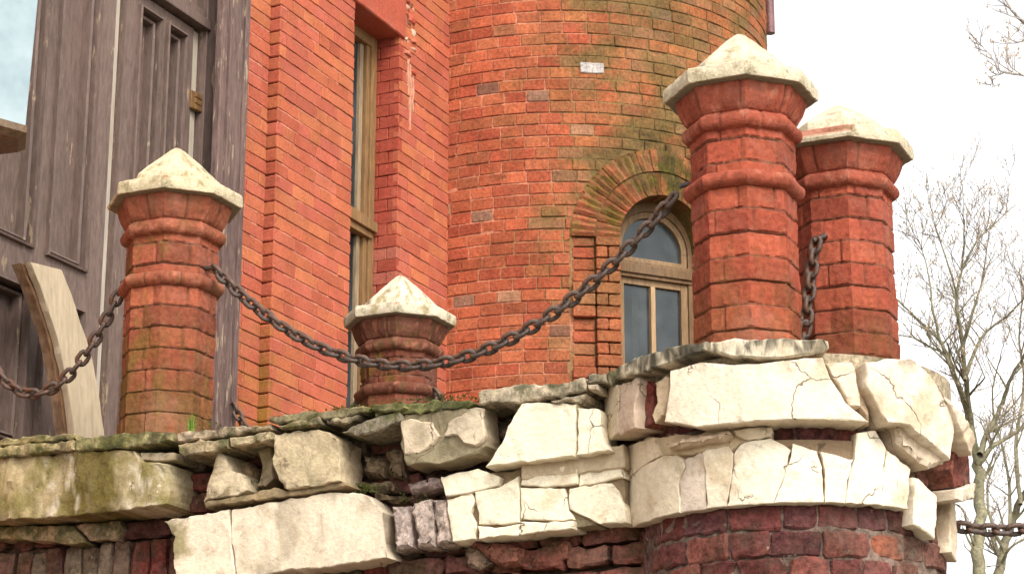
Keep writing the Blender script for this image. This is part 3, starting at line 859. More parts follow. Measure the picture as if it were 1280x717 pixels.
# brick core of the wall, irregular, laid deep behind the plaster
CQ = 6.265
core = Buf()
cmap = wall_map(CQ)
DARKB = [(0.13, 0.050, 0.040), (0.15, 0.056, 0.044), (0.11, 0.050, 0.038), (0.13, 0.055, 0.037), (0.11, 0.065, 0.042), (0.13, 0.034, 0.026), (0.16, 0.115, 0.078)]
def core_stain(c, p, q, z):
    g = sst(0.0, 0.5, fb(p, q, z, 8, 4))
    c = mix(c, (0.05, 0.036, 0.016), g * 0.7)
    return c
z = 2.02; k = 0
while z < 3.24:
    r = random.Random(300 + k)
    s = -5.6 + r.uniform(0, 0.1)
    while s < -2.30:
        soldier = s < -3.98 and 2.72 < z < 2.80
        L = 0.07 if soldier else r.choice([0.2, 0.105, 0.2, 0.15])
        c = mul(r.choice(DARKB), r.uniform(0.7, 1.15))
        if -3.0 < s < -2.3 and z < 2.83: c = mix(c, (0.22, 0.07, 0.05), 0.6)
        zz1 = z + (0.14 if soldier else 0.07)
        if not (s < -3.98 and 2.80 < z < 2.87):
            brick(core, cmap, s + 0.005, s + L - 0.005, z + 0.005, zz1 - 0.006, r.uniform(-0.022, 0.02) - (0.02 if z < 2.8 else 0), 0.1, c, core_stain, b=0.010, rough=0.011, seed=r.uniform(0, 99), tilt=r.uniform(-0.1, 0.1), chip=0.35)
        s += L
    z += 0.07; k += 1
sheet(core, cmap, -5.7, -2.25, 1.9, 3.25, 0.03, 0.05, lambda p, q, z: core_stain((0.12, 0.085, 0.055), p, q, z))
core.box((-5.7, CQ + 0.04, 0), (-2.2, CQ + 0.3, 3.24), (0.24, 0.18, 0.12))
obj('brick_core', core, M_WORN, wall, smooth=30)
def wp(name, reg, pts, qf, depth, col, mat=M_PLA, cf=algae, **kw):
    poly = [on_q(x, y, qf) for x, y in PX(reg, pts)]
    if mat is M_PLA and cf is algae and name != 'plaster_slab' and min(x for x, y in PX(reg, pts)) < 480: mat = M_PLAO
    return piece(name, poly, wall_map(qf), depth, col, mat, wall, cf, **kw)
# upper band blocks
wp('plaster_block', 1, [(-120, 248), (300, 210), (520, 205), (560, 212), (580, 250), (695, 262), (700, 330), (690, 425), (640, 440), (500, 455), (240, 480), (-120, 500)], WQ, 0.19, (0.36, 0.28, 0.15) or (0.468, 0.360, 0.198), rough=0.008)
wp('plaster_block', 1, [(578, 214), (640, 210), (720, 213), (725, 248), (640, 252), (580, 246)], WQ + 0.02, 0.14, BEIGE, rough=0.006)
wp('plaster_block', 2, [(215, 248), (245, 262), (265, 322), (300, 332), (328, 400), (300, 418), (240, 428), (165, 440), (185, 360)], WQ + 0.015, 0.13, (0.499, 0.396, 0.264), rough=0.007)
wp('plaster_block', 2, [(430, 190), (470, 178), (560, 172), (640, 180), (678, 205), (682, 300), (680, 365), (580, 385), (480, 398), (440, 360), (425, 300)], WQ, 0.15, (0.484, 0.382, 0.238), rough=0.008)
wp('plaster_block', 2, [(165, 443), (325, 420), (430, 385), (480, 400), (700, 366), (712, 385), (590, 408), (430, 430), (170, 466)], WQ + 0.02, 0.14, (0.312, 0.223, 0.125), rough=0.005)  # lip coloured darker, painting in the shaded underside of the blocks above
wp('plaster_block', 2, [(376, 226), (416, 214), (424, 300), (426, 350), (398, 386), (366, 384), (380, 320)], WQ + 0.07, 0.10, (0.312, 0.230, 0.145), rough=0.008)
wp('plaster_block', 2, [(306, 300), (330, 290), (352, 330), (350, 388), (330, 398), (312, 340)], WQ + 0.11, 0.06, (0.281, 0.180, 0.099), M_WORN, rough=0.008)
wp('plaster_block', 3, [(75, 222), (95, 200), (170, 193), (290, 180), (345, 178), (352, 300), (330, 325), (262, 345), (190, 365), (150, 362), (100, 366), (86, 330)], WQ, 0.11, (0.210, 0.170, 0.100), rough=0.006)
wp('plaster_patch', 3, [(76, 224), (110, 215), (180, 228), (205, 270), (180, 300), (140, 330), (90, 328), (84, 290)], WQ - 0.012, 0.02, (0.515, 0.410, 0.284), bev=0.004)
wp('plaster_patch', 3, [(215, 270), (230, 225), (275, 205), (300, 182), (345, 180), (350, 285), (320, 300), (285, 296), (262, 272)], WQ - 0.012, 0.02, (0.515, 0.418, 0.297), bev=0.004)
wp('plaster_block', 3, [(352, 370), (395, 310), (430, 240), (470, 165), (560, 162), (650, 165), (646, 230), (640, 335), (520, 350)], WQ, 0.13, CREAM, cf=cleanw)
wp('plaster_block', 3, [(653, 180), (720, 182), (735, 285), (755, 318), (646, 336), (650, 240)], WQ + 0.004, 0.13, CREAM, cf=cleanw)
# lower band slabs
LQ = 6.150
wp('plaster_slab', 2, [(10, 515), (262, 472), (268, 600), (285, 717), (287, 735), (60, 760), (48, 600), (56, 575)], LQ - 0.02, 0.12, (0.66, 0.54, 0.40))
wp('plaster_slab', 2, [(267, 471), (450, 440), (640, 408), (760, 408), (800, 435), (840, 482), (822, 590), (860, 656), (640, 690), (480, 705), (290, 734), (288, 716), (271, 600)], LQ - 0.02, 0.12, (0.66, 0.54, 0.40))
wp('whitewashed_brick', 3, [(48, 495), (105, 490), (118, 630), (55, 645)], LQ + 0.01, 0.11, (0.429, 0.331, 0.284), M_WORN, rough=0.006, gap=0.003, bev=0.012)
wp('whitewashed_brick', 3, [(115, 485), (176, 470), (190, 630), (126, 632)], LQ, 0.11, (0.452, 0.353, 0.297), M_WORN, rough=0.006, gap=0.003, bev=0.012)
wp('whitewashed_brick', 3, [(181, 475), (225, 470), (240, 615), (194, 625)], LQ + 0.006, 0.11, (0.468, 0.360, 0.297), M_WORN, rough=0.006, gap=0.003, bev=0.01)
wp('purple_stone', 3, [(98, 425), (130, 412), (205, 405), (212, 435), (150, 450), (105, 455)], LQ, 0.10, (0.257, 0.187, 0.165), M_WORN, rough=0.006, bev=0.012)
for pts in ([(205, 402), (330, 376), (402, 402), (396, 430), (330, 450), (225, 466)],
            [(226, 476), (308, 452), (322, 480), (306, 520), (325, 545), (322, 603), (245, 613)],
            [(316, 450), (402, 432), (460, 398), (464, 550), (400, 557), (330, 556), (330, 520), (322, 500)],
            [(330, 560), (400, 562), (465, 555), (466, 592), (400, 595), (330, 606)],
            [(466, 396), (560, 376), (654, 360), (650, 425), (600, 436), (466, 430)],
            [(467, 436), (608, 440), (622, 510), (640, 540), (560, 546), (467, 540)],
            [(467, 546), (560, 548), (640, 544), (638, 570), (560, 578), (467, 590)],
            [(622, 440), (760, 420), (782, 445), (805, 500), (812, 550), (725, 556), (690, 540), (625, 506)],
            [(660, 365), (790, 340), (806, 405), (655, 432)],
            [(640, 512), (690, 542), (722, 556), (700, 562), (642, 566)]):
    grey = pts[0] == (640, 512)
    kk_ = rnd.uniform(-0.006, 0.006)
    wp('plaster_slab', 3, pts, LQ + (0.02 if grey else kk_), 0.11, GREYST if grey else mul(CREAM, rnd.uniform(0.93, 1.03)), cf=cleanw, gap=0.001, bev=0.003, jit=0.003)
wp('plaster_coat', 3, [(470, 340), (640, 318), (800, 300), (806, 372), (650, 392), (470, 412)], WQ + 0.045, 0.10, (0.50, 0.39, 0.26), cf=cleanw)
wp('plaster_coat', 3, [(212, 410), (400, 384), (655, 362), (800, 345), (808, 545), (640, 562), (460, 586), (250, 606)], LQ + 0.022, 0.08, (0.22, 0.155, 0.09), cf=cleanw)
# rubble under the left block and under the middle
wp('plaster_slab', 1, [(-100, 520), (120, 515), (300, 515), (330, 555), (362, 585), (280, 596), (200, 580), (-100, 575)], 6.20, 0.07, (0.281, 0.202, 0.106), M_STN, cf=mossy, rough=0.008)
wp('plaster_slab', 1, [(305, 512), (420, 500), (490, 492), (500, 530), (470, 575), (375, 580), (340, 550)], 6.21, 0.06, (0.312, 0.209, 0.125), M_STN, cf=mossy, rough=0.008)
for pts in ([(305, 615), (420, 615), (480, 640), (470, 690), (400, 695), (360, 660)], [(480, 650), (560, 600), (620, 610), (620, 660), (500, 690)], [(275, 630), (310, 620), (370, 680), (330, 705), (290, 690)]):
    wp('rubble_stone', 3, pts, 6.215, 0.07, rnd.choice([(0.218, 0.144, 0.099), (0.250, 0.173, 0.106), (0.195, 0.079, 0.053)]), M_WORN, cf=core_stain, rough=0.012, bev=0.014)
# dark stones deep in the gap between the blocks
for pts in ([(765, 265), (840, 280), (845, 350), (770, 355)], [(850, 250), (905, 240), (915, 355), (855, 350)], [(740, 370), (860, 360), (900, 400), (800, 420)], [(870, 450), (800, 420), (900, 415), (940, 440)]):
    wp('rubble_stone', 2, pts, 6.205, 0.07, (0.187, 0.130, 0.079), M_WORN, cf=core_stain, rough=0.012, bev=0.016)
# thin coping slabs along the top, in two broken layers
for reg, pts, c in [
        (1, [(-120, 168), (190, 142), (206, 150), (310, 132), (318, 158), (200, 170), (-120, 198)], (0.281, 0.223, 0.099)),
        (1, [(-120, 200), (100, 182), (305, 166), (306, 205), (150, 224), (-120, 248)], (0.374, 0.288, 0.145)),
        (1, [(308, 158), (450, 140), (600, 128), (706, 130), (706, 166), (560, 190), (420, 205), (312, 209)], (0.265, 0.223, 0.099)),
        (2, [(55, 186), (78, 178), (240, 162), (412, 147), (416, 166), (240, 195), (62, 216)], (0.468, 0.353, 0.231)),
        (2, [(62, 228), (150, 212), (262, 203), (263, 240), (150, 262), (88, 277), (66, 262)], (0.359, 0.274, 0.158)),
        (2, [(265, 200), (420, 181), (426, 206), (400, 214), (268, 238)], (0.390, 0.302, 0.178)),
        (2, [(408, 120), (520, 106), (660, 92), (796, 80), (800, 100), (700, 124), (480, 144), (442, 150), (412, 138)], (0.234, 0.194, 0.099)),
        (2, [(442, 156), (520, 136), (600, 126), (612, 150), (500, 166), (446, 172)], (0.343, 0.266, 0.152)),
        (2, [(616, 128), (700, 116), (752, 114), (742, 135), (690, 150), (622, 150)], (0.328, 0.259, 0.158)),
        (2, [(680, 180), (760, 145), (822, 118), (906, 104), (916, 140), (800, 186), (742, 196)], (0.234, 0.194, 0.132)),
        (2, [(800, 80), (918, 72), (930, 96), (900, 104), (804, 104)], (0.187, 0.166, 0.066)),
        (3, [(-10, 170), (150, 157), (300, 150), (322, 164), (300, 178), (120, 196), (-8, 204)], (0.172, 0.166, 0.059)),
        (3, [(326, 126), (460, 100), (600, 96), (670, 80), (678, 122), (560, 150), (490, 160), (330, 168)], (0.484, 0.389, 0.264)),
        (3, [(682, 72), (745, 64), (746, 98), (684, 100)], (0.312, 0.252, 0.165)),
        (3, [(684, 105), (715, 102), (720, 120), (702, 128), (686, 122)], (0.452, 0.360, 0.251)),
        (3, [(556, 156), (676, 128), (672, 148), (656, 164), (572, 168)], (0.468, 0.374, 0.251)),
        (3, [(746, 62), (800, 30), (806, 60), (760, 110), (748, 96)], (0.296, 0.238, 0.145))]:
    poly = [on_q(x, y, WQ - 0.015) for x, y in PX(reg, pts)]
    piece('coping_slab', poly, wall_map(WQ - 0.015 + rnd.uniform(-0.006, 0.008)), 0.34, c, M_STN, wall, mossy if c[0] < 0.40 else algae, rough=0.004, bev=0.005, jit=0.006)
tf = Buf()
tf.box((-5.05, CQ + 0.02, 3.20), (-2.45, 8.5, 3.262), (0.30, 0.26, 0.20))
tf.box((-5.05, 8.2, 0), (-2.3, 8.5, 3.20), (0.25, 0.16, 0.11))
obj('terrace_floor', tf, M_STN, wall)

# ------------------------------------------------------------------ bastion
bast = thing('corner_bastion', 'round corner bastion with cracked cream plaster bands splitting off at right', 'bastion', (BP, BQ, 0))
RB = 0.462
def bmapR(Rr): return lambda s, z, d: (BP + (Rr - d) * math.sin(s / Rr), BQ - (Rr - d) * math.cos(s / Rr), z)
drum = Buf()
dmap = bmapR(RB)
BRK = [(0.125, 0.040, 0.034), (0.15, 0.048, 0.040), (0.115, 0.042, 0.040), (0.17, 0.056, 0.042), (0.135, 0.055, 0.048), (0.14, 0.042, 0.036)]
def drum_stain(c, p, q, z):
    g = sst(0.1, 0.5, fb(p, q, z, 9, 4))
    c = mix(c, (0.085, 0.046, 0.03), g * 0.6)
    return c
z = 2.05; k = 0
while z < 3.10:
    r = random.Random(5000 + k)
    s = -math.pi * RB * 0.62 + r.uniform(0, 0.1)
    while s < math.pi * RB * 0.95:
        L = r.choice([0.12, 0.15, 0.1, 0.16])
        c = mul(r.choice(BRK), r.uniform(0.8, 1.15))
        if r.random() < 0.10: c = (0.25, 0.078, 0.042)
        if s > 0.45: c = mix(c, (0.20, 0.13, 0.09), 0.35)
        if r.random() > 0.03:
            brick(drum, dmap, s + 0.003, s + L - 0.003, z + 0.003, z + 0.075, r.uniform(-0.004, 0.006), 0.05, c, drum_stain, b=0.006, rough=0.011, seed=r.uniform(0, 99), tilt=r.uniform(-0.05, 0.05), chip=0.25)
        s += L
    z += 0.078; k += 1
sheet(drum, dmap, -math.pi * RB, math.pi * RB, 1.9, 3.17, 0.008, 0.03, lambda p, q, z: drum_stain((0.19, 0.135, 0.105), p, q, z))
n = 40
vs = [dmap(2 * math.pi * RB * i / n, zz, 0.02) for zz in (0, 1.95) for i in range(n)]
drum.add(vs, [(i, (i + 1) % n, n + (i + 1) % n, n + i) for i in range(n)], (0.27, 0.10, 0.08))
obj('brick_drum', drum, M_WORN, bast, smooth=28)
ft = Buf()
n = 40; rt = 0.505
vs = [(BP + rt * math.cos(2 * math.pi * i / n), BQ + rt * math.sin(2 * math.pi * i / n), zz) for zz in (3.165, 3.258) for i in range(n)]
ft.add(vs, [(i, (i + 1) % n, n + (i + 1) % n, n + i) for i in range(n)] + [tuple(range(n - 1, -1, -1)), tuple(range(n, 2 * n))], (0.36, 0.29, 0.19))
obj('bastion_top', ft, M_STN, bast)
def bp(name, reg, pts, Rr, depth, col, mat=M_PLA, cf=cleanw, **kw):
    poly = []
    for x, y in PX(reg, pts):
        a, zz = on_c(x, y, BP, BQ, Rr)
        if name == 'plaster_block' and 3.02 < zz < 3.07: zz = 3.045
        poly.append((a * Rr, zz))
    return piece(name, poly, bmapR(Rr), depth, col, mat, bast, cf, **kw)
RU, RL = 0.565, 0.498
def blackened(c, p, q, z):
    c = cleanw(c, p, q, z)
    g = sst(3.225, 3.265, z + 0.05 * fb(p * 2.2, q * 2.2, z * 0.5, 12, 4)) * sst(-0.25, 0.2, fb(p * 1.6, q * 1.6, z * 0.4, 18, 3))
    return mix(c, (0.035, 0.030, 0.018), g * 0.9)
# coping of the bastion
bp('coping_slab', 4, [(112, 268), (118, 215), (135, 192), (300, 135), (420, 105), (510, 94), (512, 132), (420, 168), (330, 200), (215, 238)], RU + 0.008, 0.22, (0.608, 0.510, 0.362), M_COP, rough=0.005, bev=0.005, cf=blackened)
bp('coping_slab', 4, [(520, 95), (640, 84), (760, 82), (930, 82), (1062, 86), (1065, 125), (1030, 148), (830, 172), (740, 168), (640, 164), (520, 140)], RU + 0.006, 0.22, (0.648, 0.548, 0.399), M_COP, rough=0.005, bev=0.005, cf=blackened)
# upper band
bp('plaster_block', 4, [(42, 322), (60, 302), (108, 286), (122, 300), (112, 420), (118, 505), (78, 540), (58, 470)], RU, 0.14, BEIGE)
bp('plaster_block', 4, [(126, 292), (200, 255), (212, 275), (192, 400), (198, 480), (124, 520), (116, 420)], RU - 0.002, 0.14, PINKISH)
bp('exposed_brick', 4, [(222, 285), (250, 270), (272, 300), (276, 420), (268, 465), (210, 490), (200, 400)], RU - 0.035, 0.08, (0.206, 0.044, 0.032), M_WORN, drum_stain)
bp('plaster_block', 4, [(278, 280), (325, 245), (342, 262), (345, 305), (318, 425), (282, 462), (274, 420), (290, 370)], RU - 0.018, 0.10, (0.539, 0.396, 0.256), rough=0.007)
bp('plaster_block', 4, jit=0.0015, pts=[(345, 226), (480, 186), (640, 198), (760, 192), (860, 178), (1035, 166), (1058, 240), (1140, 370), (1240, 428), (1240, 452), (1060, 440), (862, 432), (700, 436), (600, 442), (470, 446), (322, 456), (346, 310)], Rr=RU + 0.004, depth=0.12, col= (0.746, 0.623, 0.466))
bp('soffit_lump', 5, [(248, 122), (400, 92), (545, 62), (556, 82), (530, 108), (400, 128), (262, 152)], RL + 0.035, 0.10, (0.529, 0.396, 0.276), rough=0.008, bev=0.014)
bp('plaster_slab', 4, [(632, 492), (700, 480), (806, 474), (812, 492), (800, 520), (700, 540), (645, 520)], RL + 0.012, 0.07, (0.608, 0.491, 0.342))
bp('plaster_block', 6, [(76, 82), (158, 80), (168, 120), (182, 180), (184, 214), (150, 212), (122, 160)], RU - 0.002, 0.11, (0.648, 0.529, 0.389))
bp('plaster_block', 6, [(172, 170), (190, 160), (206, 205), (214, 262), (198, 240), (180, 215)], RU - 0.03, 0.08, (0.490, 0.359, 0.238), rough=0.007)
bp('plaster_block', 6, [(196, 82), (260, 70), (330, 68), (375, 105), (412, 148), (448, 210), (474, 258), (466, 372), (440, 352), (392, 310), (335, 258), (270, 238), (225, 196), (200, 150)], RU + 0.014, 0.12, (0.746, 0.623, 0.475), dip=-0.10)
bp('soffit_lump', 6, [(288, 268), (338, 262), (392, 316), (440, 360), (445, 385), (392, 400), (345, 362), (300, 320)], RU - 0.03, 0.11, (0.549, 0.434, 0.314), rough=0.008, bev=0.014)
bp('exposed_brick', 6, [(478, 262), (498, 300), (518, 345), (522, 400), (518, 446), (470, 455), (456, 400), (466, 370)], RU - 0.022, 0.12, (0.17, 0.055, 0.040), M_WORN, drum_stain, rough=0.010)
bp('plaster_block', 6, [(416, 146), (452, 194), (500, 256), (524, 308), (526, 360), (510, 340), (496, 300), (474, 256)], RU + 0.024, 0.10, (0.648, 0.529, 0.399), rough=0.007)
bp('plaster_block', 6, [(470, 462), (500, 452), (530, 440), (534, 468), (524, 490), (490, 500), (474, 490)], RU - 0.01, 0.09, (0.648, 0.538, 0.409), rough=0.007)
bp('exposed_brick', 6, [(415, 400), (450, 395), (470, 440), (462, 500), (425, 480)], RL - 0.01, 0.07, (0.258, 0.104, 0.065), M_WORN, drum_stain, rough=0.010)
# lower band
bp('plaster_slab', 5, [(70, 150), (215, 92), (400, 78), (560, 48), (745, 38), (752, 100), (600, 124), (568, 170), (430, 165), (330, 180), (250, 186), (110, 255), (84, 250)], RL - 0.006, 0.05, (0.50, 0.38, 0.24))
bp('plaster_coat', 5, [(82, 180), (220, 110), (330, 150), (440, 160), (560, 140), (740, 110), (838, 170), (900, 165), (1000, 190), (1120, 215), (1236, 120), (1236, 400), (1080, 376), (760, 360), (540, 365), (330, 390), (110, 450)], RL - 0.014, 0.03, (0.24, 0.165, 0.10))
bA = [(781, 562), (783, 590), (786, 620), (790, 650)]           # cracks of the lower band, top to bottom, each shared by two slabs
cA = [(829, 569), (809, 579), (795, 590), (784, 602)]
b2 = [(854, 574), (856, 583), (848, 602), (849, 630)]
b3 = [(878, 565), (880, 575), (882, 596), (883, 625)]
b4 = [(917, 566), (917, 580), (914, 602), (908, 624)]
b5 = [(989, 562), (982, 592), (967, 622)]
b6a = [(1021, 563), (1027, 584), (1029, 625)]
b6b = [(1025, 564), (1030, 585), (1031, 625)]
b7 = [(1067, 572), (1060, 600), (1057, 627)]
b8 = [(1108, 561), (1104, 590), (1102, 632)]
b9 = [(1124, 574), (1122, 605), (1124, 640)]
b10 = [(1139, 586), (1137, 620), (1137, 652)]
ZLB = 2.822
for lft, top, rgt, c, dr_ in [
        ([(781, 562)], [(800, 552), (819, 546)], cA, (0.60, 0.48, 0.33), 0.002),
        ([cA[3], (786, 620), (790, 650)], [(795, 590), (809, 579), (829, 569), (846, 568)], b2, (0.64, 0.53, 0.38), 0.0),
        (b2, [(865, 570), (872, 565)], b3, (0.58, 0.47, 0.37), -0.004),
        (b3, [(884, 561), (911, 558)], b4, (0.68, 0.57, 0.42), 0.002),
        (b4, [(925, 554), (943, 550), (963, 547), (980, 556)], b5, (0.76, 0.66, 0.50), 0.001),
        (b5, [(991, 554), (1004, 558)], b6a, (0.77, 0.67, 0.51), 0.004),
        (b6b, [(1046, 569), (1060, 573)], b7, (0.76, 0.66, 0.50), 0.001),
        ([(1070, 541)] + b7, [(1082, 539), (1094, 538)], b8, (0.78, 0.68, 0.52), 0.003),
        (b8, [], b9, (0.76, 0.66, 0.50), 0.001),
        (b9, [], b10, (0.74, 0.64, 0.49), -0.003)]:
    px_ = lft[::-1] + top + rgt
    Rr = RL + dr_
    poly = []
    for x, y in px_:
        a, zz = on_c(x, y, BP, BQ, RL)
        poly.append((a * RL, ZLB if y > 620 and zz < 2.86 else zz))
    piece('plaster_slab', poly, (lambda s, z, d, Rr=Rr: bmapR(Rr)(s * Rr / RL, z, d)), 0.05, c, M_PLA, bast, cleanw, gap=0.0007, jit=0.0028, bev=0.002, rough=0.0018, seed=3.0)
bp('plaster_slab', 6, [(345, 425), (380, 450), (415, 482), (412, 550), (408, 612), (342, 566)], RL + 0.006, 0.05, (0.76, 0.66, 0.50), gap=0.001, jit=0.003)
bp('plaster_slab', 6, [(455, 482), (476, 500), (476, 600), (474, 682), (455, 650)], RL, 0.05, (0.62, 0.50, 0.36), gap=0.001, jit=0.003)

# ------------------------------------------------------------------ octagonal brick pillars
def oct_r(ang, Rr):                                             # corner radius Rr, flats on the building axes
    a = (ang % (math.pi / 4)) - math.pi / 8
    return Rr * math.cos(math.pi / 8) / math.cos(a)
# corners sit at 22.5 deg from the axes, so a flat is centred on 0 deg
def oct_r0(ang, Rr):
    a = ((ang + math.pi / 8) % (math.pi / 4)) - math.pi / 8
    return Rr * math.cos(math.pi / 8) / math.cos(a)
def loft(buf, base, rings, cfun, M=96, disp=None, cap_top=False, cap_bot=False):
    vs, cs, fs = [], [], []
    for (z, Rr) in rings:
        for i in range(M):
            a = 2 * math.pi * i / M
            r_ = oct_r0(a, Rr)
            if disp: r_ += disp(a, z, Rr)
            x, y = r_ * math.cos(a), r_ * math.sin(a)
            vs.append((base[0] + x, base[1] + y, base[2] + z)); cs.append(cfun(a, z))
    for j in range(len(rings) - 1):
        for i in range(M):
            fs.append((j * M + i, j * M + (i + 1) % M, (j + 1) * M + (i + 1) % M, (j + 1) * M + i))
    if cap_top: fs.append(tuple((len(rings) - 1) * M + i for i in range(M)))
    if cap_bot: fs.append(tuple(range(M - 1, -1, -1)))
    buf.add(vs, fs, cs)
def pillar(pq, dz, label, seed, tone, collar=True, moss=0.0, capcol=(0.58, 0.49, 0.345), chip=None):
    base = (pq[0], pq[1], 3.27 + dz)
    t = thing('brick_pillar', label, 'pillar', base, 'octagonal pillars along the terrace edge')
    r = random.Random(seed)
    PC = [mix(c, tone, 0.68) for c in [(0.30, 0.055, 0.032), (0.36, 0.068, 0.036), (0.28, 0.050, 0.033), (0.40, 0.090, 0.044), (0.25, 0.046, 0.030)]]
    H = 0.0755
    table = {}
    def bid(a, z):
        k_ = int(math.floor(z / H)); rc = random.Random(seed * 100 + k_)
        u = (a / (math.pi / 4) + (0.25 if k_ % 2 else 0.75) + rc.uniform(-0.2, 0.2)) % 8
        n_ = u / 1.0
        i_ = int(n_); fr = n_ - i_
        merge = rc.random() < 0.9
        j_ = i_ // (2 if rc.random() < 0.5 else 1)
        fr2 = fr if i_ % 2 == 0 or j_ == i_ else 0.5
        if j_ != i_: fr2 = (n_ - 2 * j_) / 2
        key = (k_, j_)
        if key not in table:
            table[key] = (mul(r.choice(PC), r.uniform(0.75, 1.18)), r.uniform(-0.004, 0.004))
        return table[key], k_, fr2, (2 if j_ != i_ else 1)
    def disp(a, z, Rr):
        (c, off), k_, fr, w = bid(a, z)
        zj = abs(z / H - round(z / H)) * H
        zj += 0.004 * fb(a * 1.5, z, seed, 4, 2)
        vj = min(fr, 1 - fr) * w * 0.12
        jd = min(max(zj, 0), max(vj, 0) * 1.3 + 0.0)
        rec = -0.0065 * (1 - sst(0.0005, 0.0048, zj)) - 0.005 * (1 - sst(0.001, 0.005, vj))
        return rec + off * 0.6 + 0.003 * fb(a * 2, z * 6, seed, 2.2, 4) + 0.0018 * fb(a * 6, z * 20, seed, 2.0, 3)
    def scol(a, z):
        (c, off), k_, fr, w = bid(a, z)
        zj = abs(z / H - round(z / H)) * H
        vj = min(fr, 1 - fr) * w * 0.12
        j = max(1 - sst(0.002, 0.006, zj), 0.6 * (1 - sst(0.001, 0.005, vj)))
        c = mix(c, (0.12, 0.055, 0.033), j * 0.75)
        m = sst(0.42, 0.02, z + 0.22 * fb(a * 2, z * 4, seed, 1.7, 3)) * (0.35 + 0.5 * moss)
        c = mix(c, (0.115, 0.078, 0.022), m)
        side = 0.5 + 0.5 * math.cos(a - R(-150))
        return mix(c, (0.115, 0.10, 0.014), moss * sst(0.3, 0.75, side * (0.55 + 0.6 * fb(a, z * 4, seed + 3, 2, 3)) ) * 0.7)
    zc = 0.550
    RS = 0.163
    def rows(z0, z1):
        n_ = int((z1 - z0) / 0.0047)
        return [(z0 + (z1 - z0) * i / n_, RS) for i in range(n_ + 1)]
    b = Buf(); loft(b, base, rows(0.0, 0.80), scol, 128, disp)
    obj('shaft', b, M_PIL, t, smooth=28)
    vjn = lambda a, z, o_: 1 - sst(0.004, 0.020, abs(((a + 0.25 + 0.5 * math.sin(seed + o_) + (0.4 if z > 0.766 else 0)) % 0.7854) - 0.3927))
    soft = lambda s_: (lambda a, z, Rr: -0.0045 * vjn(a, z, s_) + 0.0025 * fb(a * 2, z * 8, seed + s_, 2.2, 3) + 0.0015 * fb(a * 8, z * 30, seed + s_, 2, 3))
    RED = mix((0.27, 0.070, 0.043), tone, 0.66)
    def rcol(a, z):
        c = mul(RED, 1 + 0.22 * fb(a * 2, z * 10, seed, 2, 3))
        c = mix(c, (0.085, 0.040, 0.026), 0.6 * vjn(a, z, 1 if z < 0.65 else 2))
        c = mix(c, (0.42, 0.16, 0.10), sst(0.25, 0.6, fb(a * 3, z * 10, seed + 8, 2, 3)) * 0.5)
        return mix(c, (0.09, 0.072, 0.022), moss * sst(0.0, 0.4, fb(a * 2, z * 7, seed + 4, 2, 3)) * 0.6)
    if collar:
        b = Buf()
        pr = [(zc + 0.026 * math.sin(th), 0.160 + 0.030 * math.cos(th)) for th in [R(-95) + R(190) * i / 12 for i in range(13)]]
        loft(b, base, pr, rcol, 160, soft(1))
        obj('collar', b, M_PIL, t, smooth=30)
    b = Buf()
    pr = [(0.706, 0.156), (0.712, 0.168)] + [(0.736 + 0.026 * math.sin(th), 0.164 + 0.025 * math.cos(th)) for th in [R(-60) + R(130) * i / 8 for i in range(9)]]
    pr += [(0.763, 0.169), (0.766, 0.168), (0.770, 0.175), (0.780, 0.181), (0.798, 0.191), (0.822, 0.200), (0.840, 0.204), (0.8485, 0.205), (0.849, 0.19)]
    loft(b, base, pr, rcol, 160, soft(2))
    obj('capital', b, M_PIL, t, smooth=30)
    def ccol(a, z):
        n_ = fb(a * 1.2, z * 9, seed + 30, 1.6, 4)
        c = mul(capcol, 1 + 0.08 * n_)
        c = mix(c, (0.25, 0.185, 0.06), sst(0.15, 0.6, fb(a * 2, z * 6, seed + 40, 2.2, 4)) * (0.35 + 0.5 * moss))
        if z < 0.8515: c = mix(c, (0.12, 0.09, 0.06), 0.75)  # underside of the cap painted darker, as shade beneath the overhang
        if chip is not None and -0.6 < ((a - chip + math.pi) % (2 * math.pi)) - math.pi < 0.35 and 0.875 < z < 0.912: c = (0.40, 0.17, 0.11)
        return c
    def cdisp(a, z, Rr):
        d = 0.0025 * fb(a * 2, z * 9, seed + 50, 2.2, 4) + 0.002 * fb(a * 7, z * 30, seed + 51, 2, 3)
        if z < 0.90 : d -= 0.005 * max(0, fb(a * 2.5, z * 4, seed + 60, 3, 3) - 0.1)
        if chip is not None and -0.6 < ((a - chip + math.pi) % (2 * math.pi)) - math.pi < 0.35 and 0.875 < z < 0.912: d -= 0.018
        return d
    b = Buf()
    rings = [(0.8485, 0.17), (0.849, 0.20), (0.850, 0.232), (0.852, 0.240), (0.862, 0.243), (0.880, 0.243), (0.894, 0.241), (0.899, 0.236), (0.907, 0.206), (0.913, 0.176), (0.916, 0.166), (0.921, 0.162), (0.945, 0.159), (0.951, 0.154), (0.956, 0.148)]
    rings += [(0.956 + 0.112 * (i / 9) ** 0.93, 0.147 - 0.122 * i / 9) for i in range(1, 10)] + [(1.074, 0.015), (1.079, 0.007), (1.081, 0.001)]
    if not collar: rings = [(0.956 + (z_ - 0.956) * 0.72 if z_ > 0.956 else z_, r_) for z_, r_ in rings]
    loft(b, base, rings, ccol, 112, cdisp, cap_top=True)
    obj('cap', b, M_CAP, t, smooth=32)
    return t
PL, PM, P1, P2 = (-4.235, 6.37), (-4.262, 8.16), (-2.075, 6.25), (-1.914, 6.78)
pillar(P1, 0.025, 'bright red octagonal brick pillar with cream cap at the front of the round bastion', 11, (0.28, 0.066, 0.037))
pillar(P2, -0.02, 'red octagonal brick pillar with a chipped cap and no collar, half hidden behind another', 23, (0.26, 0.066, 0.038), collar=False, chip=-1.45)
